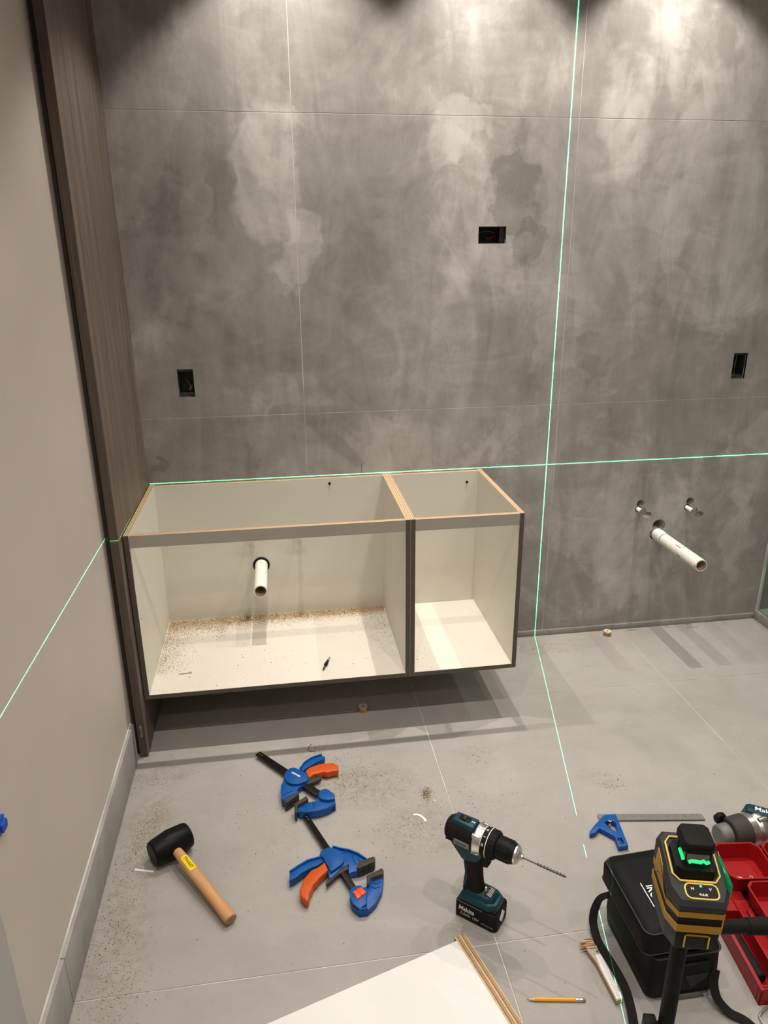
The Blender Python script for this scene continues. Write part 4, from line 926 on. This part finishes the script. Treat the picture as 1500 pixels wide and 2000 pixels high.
# ------------------------------------------------------------------ black tool bag
BG = (1.315, -1.535)
t_ = thing('tool_bag', 'black fabric tool bag with a shoulder strap behind the laser level', 'bag', (BG[0], BG[1], 0))
def rrect(x0, x1, y0, y1, r, n=5):
    out = []
    for (cx, cy, a0) in ((x1 - r, y1 - r, 0), (x0 + r, y1 - r, 90), (x0 + r, y0 + r, 180), (x1 - r, y0 + r, 270)):
        for k in range(n + 1):
            a = radians(a0 + 90 * k / n); out.append((cx + r * cos(a), cy + r * sin(a)))
    return out
def soft(b, outlines, m=0):
    """stack of outlines (list of (pts, z)) lofted with caps"""
    t = bmesh.new(); rings = [[t.verts.new((p[0], p[1], z if not callable(z) else z(p))) for p in pts] for pts, z in outlines]
    n = len(rings[0])
    for A, B in zip(rings, rings[1:]):
        for k in range(n): t.faces.new((A[k], A[(k + 1) % n], B[(k + 1) % n], B[k]))
    t.faces.new(list(reversed(rings[0]))); t.faces.new(rings[-1]); bmesh.ops.recalc_face_normals(t, faces=t.faces)
    return b.add(t, m=m)
def bagring(e, lift=0.0, dx=0.0): return [(p[0] + dx, p[1]) for p in rrect(-0.080 - e, 0.088 + e, -0.095 - e, 0.130 + e, 0.020)]
q = MB(); soft(q, [(bagring(-0.012), 0.0), (bagring(-0.002), 0.008), (bagring(0.002), 0.05), (bagring(0.0), 0.10), (bagring(-0.001), 0.125), (bagring(-0.006), 0.128), (bagring(-0.010), 0.120)])
q.build('bag_body', 'bag', t_, angle=50)
LT = Matrix.Translation((-0.010, 0.004, 0.0)) @ Matrix.Rotation(radians(-3), 4, 'Y')
q = MB(); soft(q, [(bagring(-0.006), 0.138), (bagring(0.001), 0.143), (bagring(0.001), 0.185), (bagring(-0.006), 0.197), (bagring(-0.028), 0.2005)])
lid = q.build('lid', 'bag', t_, mtx=LT, angle=50)
for e, z, pr_ in ((0.0015, 0.143, lid), (-0.004, 0.1955, lid)):
    q = MB(); q.tube([(p[0], p[1], z) for p in bagring(e)], 0.0017, n=6, closed=True); q.build('piping', 'bag_pipe', pr_, mtx=LT)
q = MB(); q.tube([(p[0], p[1], 0.126) for p in bagring(0.0005)], 0.0018, n=6, closed=True); q.build('zip_track', 'bag_pipe', t_)
# inner fabric gusset that joins lid and body
q = MB(); soft(q, [(bagring(-0.014), 0.115), (bagring(-0.010), 0.128), (bagring(-0.012), 0.142)]); q.build('gusset', 'black', t_)
q = MB(); q.box(-0.035, 0.055, -0.103, -0.094, 0.03, 0.105, bev=0.003); q.build('front_pocket', 'bag', t_)
text('IKO', 0.030, LT @ frame((-0.012, 0.008, 0.2020), (-0.08, -1, 0), (1, -0.08, 0)), 'white', lid, bold=0.0006, ax=0.72)
MB().box(-0.0292, -0.0272, -0.030, 0.036, 0.2008, 0.2014, mtx=LT).build('print_underline', 'white', lid)
q = MB()
q.prism([(-0.004, -0.018), (0.030, 0.006), (0.034, 0.022), (-0.02, 0.020)], 0, 0.0006, mtx=frame((0.02, -0.1035, 0.055), (1, 0, 0), (0, 0, 1))); q.build('mesh_patch', 'dark_grey', t_)
def ribbon(name, pts, w_, up=None):
    # catmull-rom path of a flat strap standing or lying
    P = [Vector(p) for p in pts]; out = []
    for i in range(len(P) - 1):
        p0, p1, p2, p3 = P[max(i - 1, 0)], P[i], P[i + 1], P[min(i + 2, len(P) - 1)]
        for k in range(6):
            s_ = k / 6; out.append(0.5 * ((2 * p1) + (-p0 + p2) * s_ + (2 * p0 - 5 * p1 + 4 * p2 - p3) * s_ ** 2 + (-p0 + 3 * p1 - 3 * p2 + p3) * s_ ** 3))
    out.append(P[-1]); q = MB(); q.tube(out, 0.01, flat=w_); return q.build(name, 'webbing', t_)
ribbon('shoulder_strap', [(1.232 - BG[0], -1.425 - BG[1], 0.095), (1.212 - BG[0], -1.418 - BG[1], 0.075), (1.195 - BG[0], -1.430 - BG[1], 0.030), (1.192 - BG[0], -1.470 - BG[1], 0.006), (1.199 - BG[0], -1.530 - BG[1], 0.005),
                          (1.202 - BG[0], -1.590 - BG[1], 0.006), (1.192 - BG[0], -1.640 - BG[1], 0.010), (1.175 - BG[0], -1.70 - BG[1], 0.012), (1.17 - BG[0], -1.76 - BG[1], 0.012)], (0.020, 0.002))
ribbon('shoulder_strap', [(1.388 - BG[0], -1.632 - BG[1], 0.075), (1.384 - BG[0], -1.640 - BG[1], 0.045), (1.385 - BG[0], -1.660 - BG[1], 0.022), (1.400 - BG[0], -1.685 - BG[1], 0.010), (1.425 - BG[0], -1.705 - BG[1], 0.006), (1.440 - BG[0], -1.74 - BG[1], 0.006)], (0.021, 0.002))

# ------------------------------------------------------------------ laser level on its tripod
G = (1.0411, -1.9631); YAW = radians(-14.2)
t_ = thing('laser_level', 'black and yellow cross-line laser level glowing green, standing on a small tripod', 'laser level', (G[0], G[1], 0), YAW)
def octo(w0, w1, yf, ym, yb, wb): return [(-w0, yf), (w0, yf), (w1, ym), (w1, yb - 0.015), (wb, yb), (-wb, yb), (-w1, yb - 0.015), (-w1, ym)]
def lay(b, secs, m=0, bev=0.0):
    t = bmesh.new(); rings = []
    for pts, z in secs: rings.append([t.verts.new((p[0], p[1], z(p) if callable(z) else z)) for p in pts])
    n = len(rings[0])
    for A, B in zip(rings, rings[1:]):
        for k in range(n): t.faces.new((A[k], A[(k + 1) % n], B[(k + 1) % n], B[k]))
    t.faces.new(list(reversed(rings[0]))); t.faces.new(rings[-1]); bmesh.ops.recalc_face_normals(t, faces=t.faces)
    return b.add(t, m=m, bev=bev)
OX = 0.004
O1 = octo(0.031, 0.0415, -0.052, -0.030, 0.060, 0.030)
sh = lambda l, k: [(OX + p[0] * k, p[1] * k) for p in l]
q = MB(); lay(q, [(sh(O1, 0.80), 0.648), (sh(O1, 0.90), 0.655), (sh(O1, 0.94), 0.690)]); q.build('lower_shell', 'black', t_)
q = MB(); lay(q, [(sh(O1, 0.975), 0.688), (sh(O1, 0.985), 0.700)]); q.build('yellow_band', 'amber', t_)
q = MB(); lay(q, [(sh(O1, 0.945), 0.699), (sh(O1, 0.955), 0.7155)]); q.build('middle_shell', 'black', t_)
q = MB(); lay(q, [(sh(O1, 0.985), 0.7150), (sh(O1, 0.995), 0.7235)]); q.build('yellow_band', 'amber', t_)
def slope(p): return 0.7395 + (p[1] + 0.052) * 0.27 if p[1] < 0.04 else 0.7630
q = MB(); lay(q, [(sh(O1, 0.955), 0.7225), (sh(O1, 1.0), 0.7290), (sh(O1, 1.0), lambda p: slope(p) - 0.004), (sh(O1, 0.90), lambda p: slope(p) + 0.001)]); ups = q.build('upper_shell', 'dark_grey', t_)
# yellow flash on the left side
for s_ in (-1, 1):
    q = MB(); q.prism([(-0.030, 0.7235), (-0.018, 0.7235), (0.004, 0.750), (0.030, 0.757), (0.036, 0.722), (0.030, 0.712), (0.016, 0.728), (0.004, 0.7285)], 0, 0.0012, bev=0.0003, mtx=frame((OX + s_ * 0.0417, 0, 0), (0, 1, 0), (0, 0, 1)))
    q.build('side_flash', 'amber', t_)
# tower with the laser window
TW = [(-0.024, -0.012), (-0.018, -0.019), (0.018, -0.019), (0.024, -0.012), (0.024, 0.022), (0.018, 0.030), (-0.018, 0.030), (-0.024, 0.022)]
tw = lambda k: [(OX + p[0] * k, 0.004 + p[1] * k) for p in TW]
q = MB(); lay(q, [(tw(1.20), 0.752), (tw(1.14), 0.7650), (tw(0.95), 0.7665)]); q.build('window_base', 'black', t_)
yo = [(p[0], p[1], slope((0, p[1])) + 0.0022) for p in tw(1.34)[:4] + tw(1.34)[4:]]
MB().tube(yo, 0.0014, n=6, closed=True).build('yellow_trim', 'yellow', t_)
q = MB(); lay(q, [(tw(0.80), 0.7660), (tw(0.80), 0.7890)]); q.build('laser_window', 'lens_clear', t_)
for (sx_, sy_) in ((-1, 1), (1, 1), (1, -1), (-1, -1)):
    MB().cyl((OX + sx_ * 0.0165, 0.0075 + sy_ * 0.0165, 0.766), (OX + sx_ * 0.0165, 0.0075 + sy_ * 0.0165, 0.7885), 0.0011, n=8).build('window_post', 'black', t_)
q = MB(); lay(q, [(tw(0.84), 0.7880), (tw(0.92), 0.7900), (tw(0.92), 0.7995), (tw(0.82), 0.8050)], bev=0.0008); q.build('tower_cap', 'black_soft', t_)
q = MB()
q.tube([(OX - 0.012 + 0.004 * k, -0.0105 + 0.0015 * (k % 2), 0.7725 + 0.0010 * (k % 3)) for k in range(8)], 0.0026, n=6); q.tube([(OX - 0.0175, -0.004, 0.7705), (OX - 0.0185, 0.004, 0.7742), (OX - 0.0175, 0.014, 0.7720)], 0.0026, n=6)
q.build('laser_glow', 'green_glow', t_)
# button panel on the sloping front
PM = Matrix.Translation((OX + 0.002, -0.0345, slope((0, -0.0345)) + 0.0014)) @ Matrix.Rotation(math.atan(0.27), 4, 'X')
rr = rrect(-0.0220, 0.0220, -0.0105, 0.0105, 0.0075)
q = MB(); q.prism(rr, 0, 0.0006, mtx=PM); pn = q.build('button_panel', 'black', t_)
q = MB(); q.tube([(p[0], p[1], 0.0005) for p in rr], 0.00125, n=6, closed=True); q.build('yellow_trim', 'yellow', pn, mtx=PM)
q = MB(); q.cyl((0, 0.0070, 0.0006), (0, 0.0070, 0.0013), 0.0016, n=12); q.build('status_lamp', 'green_led', pn, mtx=PM)
text('H', 0.0058, PM @ Matrix.Translation((-0.012, 0.0030, 0.0009)), 'white', pn, bold=0.0001)
text('V', 0.0058, PM @ Matrix.Translation((0.012, 0.0030, 0.0009)), 'white', pn, bold=0.0001)
text('PULSE', 0.0042, PM @ Matrix.Translation((0.001, -0.0050, 0.0009)), 'white', pn, bold=0.0001)
# side window on the right with the second laser
q = MB(); q.box(OX + 0.0385, OX + 0.0440, -0.030, 0.024, 0.7300, 0.7560, bev=0.002); q.build('side_window', 'green_lens', t_)
# outlined battery hatch on the lower front
for (a0_, a1_, b0_, b1_) in ((-0.017, -0.0155, 0.660, 0.682), (0.0155, 0.017, 0.660, 0.682), (-0.017, 0.017, 0.6810, 0.6820)):
    MB().box(OX + a0_, OX + a1_, -0.0505, -0.0478, b0_, b1_).build('hatch_outline', 'yellow' if a0_ + a1_ else 'amber', t_)
# laser beams: the device's two fans of light, thin as real ones
def laser(name, loc, kind, strength, half):
    L = bpy.data.lights.new(name, 'POINT'); L.shadow_soft_size = 0.0; L.energy = 100.0; L.color = (1, 1, 1); L.use_nodes = True
    t = L.node_tree; em = t.nodes.get('Emission'); tc = t.nodes.new('ShaderNodeTexCoord'); sp = t.nodes.new('ShaderNodeSeparateXYZ')
    t.links.new(tc.outputs['Normal'], sp.inputs[0])
    a = math_(t, 'ABSOLUTE', sp.outputs[2 if kind == 'h' else 0])
    core = math_(t, 'LESS_THAN', a, half)
    if kind == 'v':   # the fan has a blind spot near its foot, as the housing clips it
        y_, z_ = sp.outputs[1], sp.outputs[2]
        core = math_(t, 'MULTIPLY', core, math_(t, 'GREATER_THAN', y_, 0.0))
        rt = math_(t, 'DIVIDE', z_, math_(t, 'MAXIMUM', y_, 0.001))
        gap = math_(t, 'MULTIPLY', math_(t, 'GREATER_THAN', rt, -0.930), math_(t, 'LESS_THAN', rt, -0.814))
        core = math_(t, 'MULTIPLY', core, math_(t, 'SUBTRACT', 1.0, gap))
    fo = t.nodes.new('ShaderNodeLightFalloff'); fo.inputs[0].default_value = strength
    em.inputs[0].default_value = (0.10, 1.0, 0.38, 1)
    t.links.new(math_(t, 'MULTIPLY', core, fo.outputs['Constant']), em.inputs[1])
    o = bpy.data.objects.new(name, L); COL.objects.link(o); o.parent = t_; o.location = loc; return o
laser('horizontal_beam', (OX, 0.0075, 0.7792), 'h', 4.4, 0.0008)
laser('vertical_beam', (0.0565, 0.03, 0.742), 'v', 4.4, 0.0008).rotation_euler = (0, 0, radians(1.2))
q = MB(); q.box(OX - 0.012, OX + 0.012, 0.055, 0.063, 0.725, 0.757, bev=0.002); q.build('front_window', 'green_lens', t_)

# tripod
t_ = thing('camera_tripod', 'small black tripod with a pan handle carrying the laser level', 'tripod', (G[0] + 0.012, G[1] + 0.012, 0), YAW)
q = MB(); q.cyl((0, 0, 0.628), (0, 0, 0.6475), 0.020, 0.024, n=28, bev=0.001); q.cyl((0, 0, 0.60), (0, 0, 0.630), 0.016, n=24, bev=0.002); q.build('pan_head', 'black', t_)
MB().cyl((0, 0, 0.33), (0, 0, 0.61), 0.0120, n=24).build('centre_column', 'black_soft', t_)
MB().cyl((0, 0, 0.36), (0, 0, 0.405), 0.021, 0.018, n=24, bev=0.002).build('leg_collar', 'black', t_)
q = MB(); q.cyl((0.020, 0, 0.625), (0.105, 0.030, 0.603), 0.0095, 0.0105, n=20); q.cyl((0.105, 0.030, 0.603), (0.235, 0.072, 0.570), 0.0125, 0.0140, n=20, bev=0.002); q.build('pan_handle', 'black_soft', t_)
lv = MB().box(-0.034, -0.014, -0.012, 0.012, 0.375, 0.425, bev=0.003).build('column_lock', 'black', t_)
MB().cyl((-0.024, -0.0115, 0.402), (-0.024, -0.0150, 0.402), 0.0060, n=18, bev=0.001).build('spirit_bubble', 'bubble', t_)
for k, a in enumerate((100, 215, 335)):
    lg = MB(); ca, sa = cos(radians(a)), sin(radians(a))
    lg.cyl((ca * 0.018, sa * 0.018, 0.372), (ca * 0.13, sa * 0.13, 0.165), 0.0095, n=14); lg.cyl((ca * 0.128, sa * 0.128, 0.170), (ca * 0.215, sa * 0.215, 0.012), 0.0070, n=14)
    lo_ = lg.build('leg', 'black_soft', t_)
    MB().cyl((ca * 0.213, sa * 0.213, 0.0155), (ca * 0.219, sa * 0.219, 0.0), 0.0100, 0.0110, n=14).build('rubber_foot', 'rubber', lo_)

# ------------------------------------------------------------------ red parts organiser
t_ = thing('parts_organiser', 'red plastic parts organiser with lift-out bins at the right edge of the floor', 'tool box', (1.495, -1.52, 0), radians(-6.5))
def shell(x0, x1, y0, y1, z0, z1, th, bev=0.002):
    b = MB()
    b.box(x0, x1, y0, y1, z0, z0 + th); b.box(x0, x0 + th, y0, y1, z0, z1); b.box(x1 - th, x1, y0, y1, z0, z1); b.box(x0, x1, y0, y0 + th, z0, z1); b.box(x0, x1, y1 - th, y1, z0, z1)
    return b
b = shell(0.0, 0.52, -0.155, 0.235, 0.0, 0.050, 0.003)
b.box(-0.003, 0.006, -0.158, 0.238, 0.046, 0.051, bev=0.001); b.box(0.0, 0.52, 0.230, 0.238, 0.046, 0.051, bev=0.001)
b.box(0.052, 0.055, -0.155, 0.235, 0.0, 0.048); b.box(0.055, 0.086, -0.155, 0.235, 0.040, 0.043)
b.box(0.0, 0.055, 0.055, 0.235, 0.040, 0.044); b.box(0.0, 0.055, 0.050, 0.053, 0.0, 0.046); b.box(0.0, 0.055, -0.145, -0.142, 0.0, 0.044)
for yy in (0.02, 0.13): b.box(0.070, 0.082, yy, yy + 0.03, 0.043, 0.052, bev=0.001)
b.build('tray', 'red', t_)
def bin_(x0, x1, y0, y1, label):
    o = thing('parts_bin', label, 'bin', (0, 0, 0), 0, 'red bins in the organiser')
    X = Matrix.Translation((1.495, -1.52, 0)) @ Matrix.Rotation(radians(-6.5), 4, 'Z')
    o.location = X @ Vector(((x0 + x1) / 2, (y0 + y1) / 2, 0.0436)); o.rotation_euler = (0, 0, radians(-6.5))
    hx, hy, H_ = (x1 - x0) / 2, (y1 - y0) / 2, 0.042
    ch = 0.014
    def oc(e): return [(-hx + e + ch, -hy + e), (hx - e - ch, -hy + e), (hx - e, -hy + e + ch), (hx - e, hy - e - ch), (hx - e - ch, hy - e), (-hx + e + ch, hy - e), (-hx + e, hy - e - ch), (-hx + e, -hy + e + ch)]
    t = bmesh.new(); secs = [(oc(0.007), 0.0), (oc(0.001), H_), (oc(-0.001), H_ + 0.001), (oc(-0.001), H_ + 0.0035), (oc(0.0035), H_ + 0.0035), (oc(0.0040), H_), (oc(0.0095), 0.003)]
    rings = [[t.verts.new((p[0], p[1], z)) for p in pts] for pts, z in secs]
    for A, B in zip(rings, rings[1:]):
        for k in range(8): t.faces.new((A[k], A[(k + 1) % 8], B[(k + 1) % 8], B[k]))
    t.faces.new(list(reversed(rings[0]))); t.faces.new(rings[-1]); bmesh.ops.recalc_face_normals(t, faces=t.faces)
    q = MB(); q.add(t); q.build('bin_shell', 'red', o)
    return o
b1 = bin_(0.056, 0.178, 0.104, 0.222, 'red bin nearest the laser level, a few screws inside')
b2 = bin_(0.186, 0.300, 0.104, 0.222, 'red bin in the back row at the picture edge, white cap inside')
b3 = bin_(0.084, 0.245, -0.035, 0.096, 'red bin in the front row holding a clear bag of hardware')
def inbin(bn, x, y, z): return Matrix.LocRotScale(bn.location, bn.rotation_euler, None) @ Vector((x, y, z))
for k, (x, y, a) in enumerate(((-0.020, -0.028, 10), (-0.006, -0.032, 160), (0.006, -0.022, 35), (0.016, -0.030, 75), (-0.010, -0.018, -25))):
    p = inbin(b1, x, y, 0.0052)
    t2 = thing('wood_screw', ['steel screw lying leftmost in the red bin nearest the laser level', 'brass screw pointing left, second in the red bin nearest the laser', 'steel screw in the middle of the red bin nearest the laser level', 'brass screw standing out rightmost in the red bin nearest the laser', 'steel screw lying behind the others in the red bin nearest the laser'][k], 'screw', p, radians(a), 'loose screws in the red bin')
    MB().lathe((-0.012, 0, 0), (1, 0, 0), [(0, 0), (0.003, 0.0010), (0.020, 0.0013), (0.0235, 0.0030), (0.024, 0)], n=8).build('shank', 'brass' if k % 2 else 'steel', t2)
p = inbin(b2, -0.025, -0.015, 0.006)
t2 = thing('pipe_cap', 'round white plastic cap in the red bin at the picture edge', 'cap', p)
MB().lathe((0, 0, -0.002), (0, 0.3, 1), [(0, 0), (0, 0.015), (0.014, 0.015), (0.017, 0.012), (0.017, 0)], n=24).build('cap_shell', 'white', t2)
p = inbin(b3, 0.012, -0.012, 0.004)
t2 = thing('hardware_bag', 'crumpled clear plastic bag of metal hardware in the front red bin', 'bag', p)
q = MB(); t = bmesh.new(); bmesh.ops.create_icosphere(t, subdivisions=4, radius=1.0)
rb = random.Random(5)
ph = [(rb.uniform(3, 9), rb.uniform(3, 9), rb.uniform(3, 9), rb.uniform(0, 6)) for _ in range(7)]
for v in t.verts:
    d = sum(abs(sin(a * v.co.x + b_ * v.co.y + c_ * v.co.z + e_)) for a, b_, c_, e_ in ph) / 7
    v.co = Vector((v.co.x * 0.038, v.co.y * 0.030, max(-0.002, v.co.z * 0.026 + 0.02))) * (0.66 + 0.30 * d)
q.add(t); q.build('plastic_wrap', 'poly_bag', t2, angle=25)
q = MB()
for k in range(26):
    a = rb.uniform(0, 6.28); rr_ = rb.uniform(0, 0.022); q.cyl((rr_ * cos(a), rr_ * sin(a) * 0.8, 0.004 + rb.random() * 0.016), (rr_ * cos(a) + rb.uniform(-.008, .008), rr_ * sin(a) * 0.8 + rb.uniform(-.008, .008), 0.006 + rb.random() * 0.016), 0.0024, n=6)
o = q.build('metal_fittings', 'steel', t2); o['kind'] = 'stuff'
t2 = thing('marker_pen', 'thick black marker lying in the left trough of the red organiser', 'pen', (1.516, -1.570, 0.0175), radians(-95))
MB().lathe((-0.060, 0, 0), (1, 0, 0), [(0, 0), (0, 0.010), (0.002, 0.0125), (0.075, 0.0132), (0.076, 0.0140), (0.118, 0.0138), (0.121, 0.011), (0.121, 0)], n=24).build('barrel', 'black_soft', t2)

# wire handle at the lower right corner
t_ = thing('wire_handle', 'bent grey wire handle on the floor at the bottom right corner of the picture', 'wire handle', (1.482, -1.705, 0))
MB().tube([(0.060, 0.045, 0.010), (0.010, 0.022, 0.006), (-0.012, 0.012, 0.0035), (-0.020, 0.006, 0.0030), (-0.022, -0.004, 0.0030), (-0.018, -0.040, 0.0030), (0.00, -0.10, 0.0030)], 0.0026, n=10).build('bent_wire', 'steel', t_)

# ------------------------------------------------------------------ second power tool behind the organiser
t_ = thing('power_tool', 'teal and silver power tool with a black rubber sleeve lying behind the red organiser', 'power tool', (1.768, -1.232, 0), radians(6))
AX = 0.0475
q = MB(); q.lathe((-0.095, 0, AX), (1, 0, 0), [(0, 0), (0, 0.040), (0.003, 0.043), (0.050, 0.046), (0.052, 0.044)], n=40); q.build('rubber_sleeve', 'pad', t_)
q = MB(); q.lathe((-0.125, 0.004, AX - 0.004), (1, 0, 0), [(0, 0), (0, 0.026), (0.004, 0.030), (0.034, 0.032)], n=32); q.build('nose_sleeve', 'ruler', t_)
q = MB(); q.prism([(-0.014, -0.012), (0.010, -0.014), (0.018, -0.004), (0.014, 0.012), (-0.004, 0.016), (-0.018, 0.006)], -0.008, 0.008, bev=0.003, mtx=frame((-0.100, 0.035, AX + 0.026), (1, 0, 0), (0, 0, 1))); q.build('clamp_lug', 'black', t_)
q = MB(); q.lathe((-0.044, 0, AX), (1, 0, 0), [(0, 0.040), (0, 0.0455), (0.020, 0.0455), (0.022, 0.042), (0.030, 0.0475), (0.040, 0.0475), (0.060, 0.038)], n=44)
for a in (20, 110, 200, 290):
    q.cyl((-0.018, 0.045 * cos(radians(a)), AX + 0.045 * sin(radians(a))), (0.008, 0.045 * cos(radians(a)), AX + 0.045 * sin(radians(a))), 0.0075, n=16, bev=0.001)
q.build('gear_housing', 'alu', t_)
for a in (20, 110, 290):
    MB().cyl((-0.0182, 0.045 * cos(radians(a)), AX + 0.045 * sin(radians(a))), (-0.0187, 0.045 * cos(radians(a)), AX + 0.045 * sin(radians(a))), 0.0045, n=14).build('screw_recess', 'black', t_)
PT = Matrix.Translation((-0.018, 0.030, AX + 0.018)) @ Matrix.Rotation(radians(-30), 4, 'Z') @ Matrix.Rotation(radians(8), 4, 'Y')
q = MB(); q.prism([(-0.012, -0.014), (0.000, -0.020), (0.120, -0.022), (0.120, 0.022), (0.0, 0.020), (-0.012, 0.012)], 0, 0.034, bev=0.005, seg=3, top=0.90, mtx=PT); q.prism([(0.02, -0.036), (0.13, -0.036), (0.13, 0.036), (0.02, 0.036)], AX - 0.040, AX + 0.02, bev=0.010, seg=3)
bd = q.build('motor_housing', 'teal', t_)
text('Makita', 0.024, PT @ frame((0.045, 0.000, 0.0345), (1, 0, 0), (0, 1, 0)), 'white', bd, shear=0.2, bold=0.0003)
q = MB(); q.lathe((0.078, -0.020, 0.046), (0.9, -0.30, 0.1), [(0, 0.028), (0.002, 0.040), (0.012, 0.044), (0.075, 0.044), (0.078, 0)], n=40); q.build('rear_grip', 'teal', t_)
MB().cyl((0.085, -0.035, 0.078), (0.080, -0.044, 0.084), 0.006, n=16).build('grip_recess', 'black', t_)
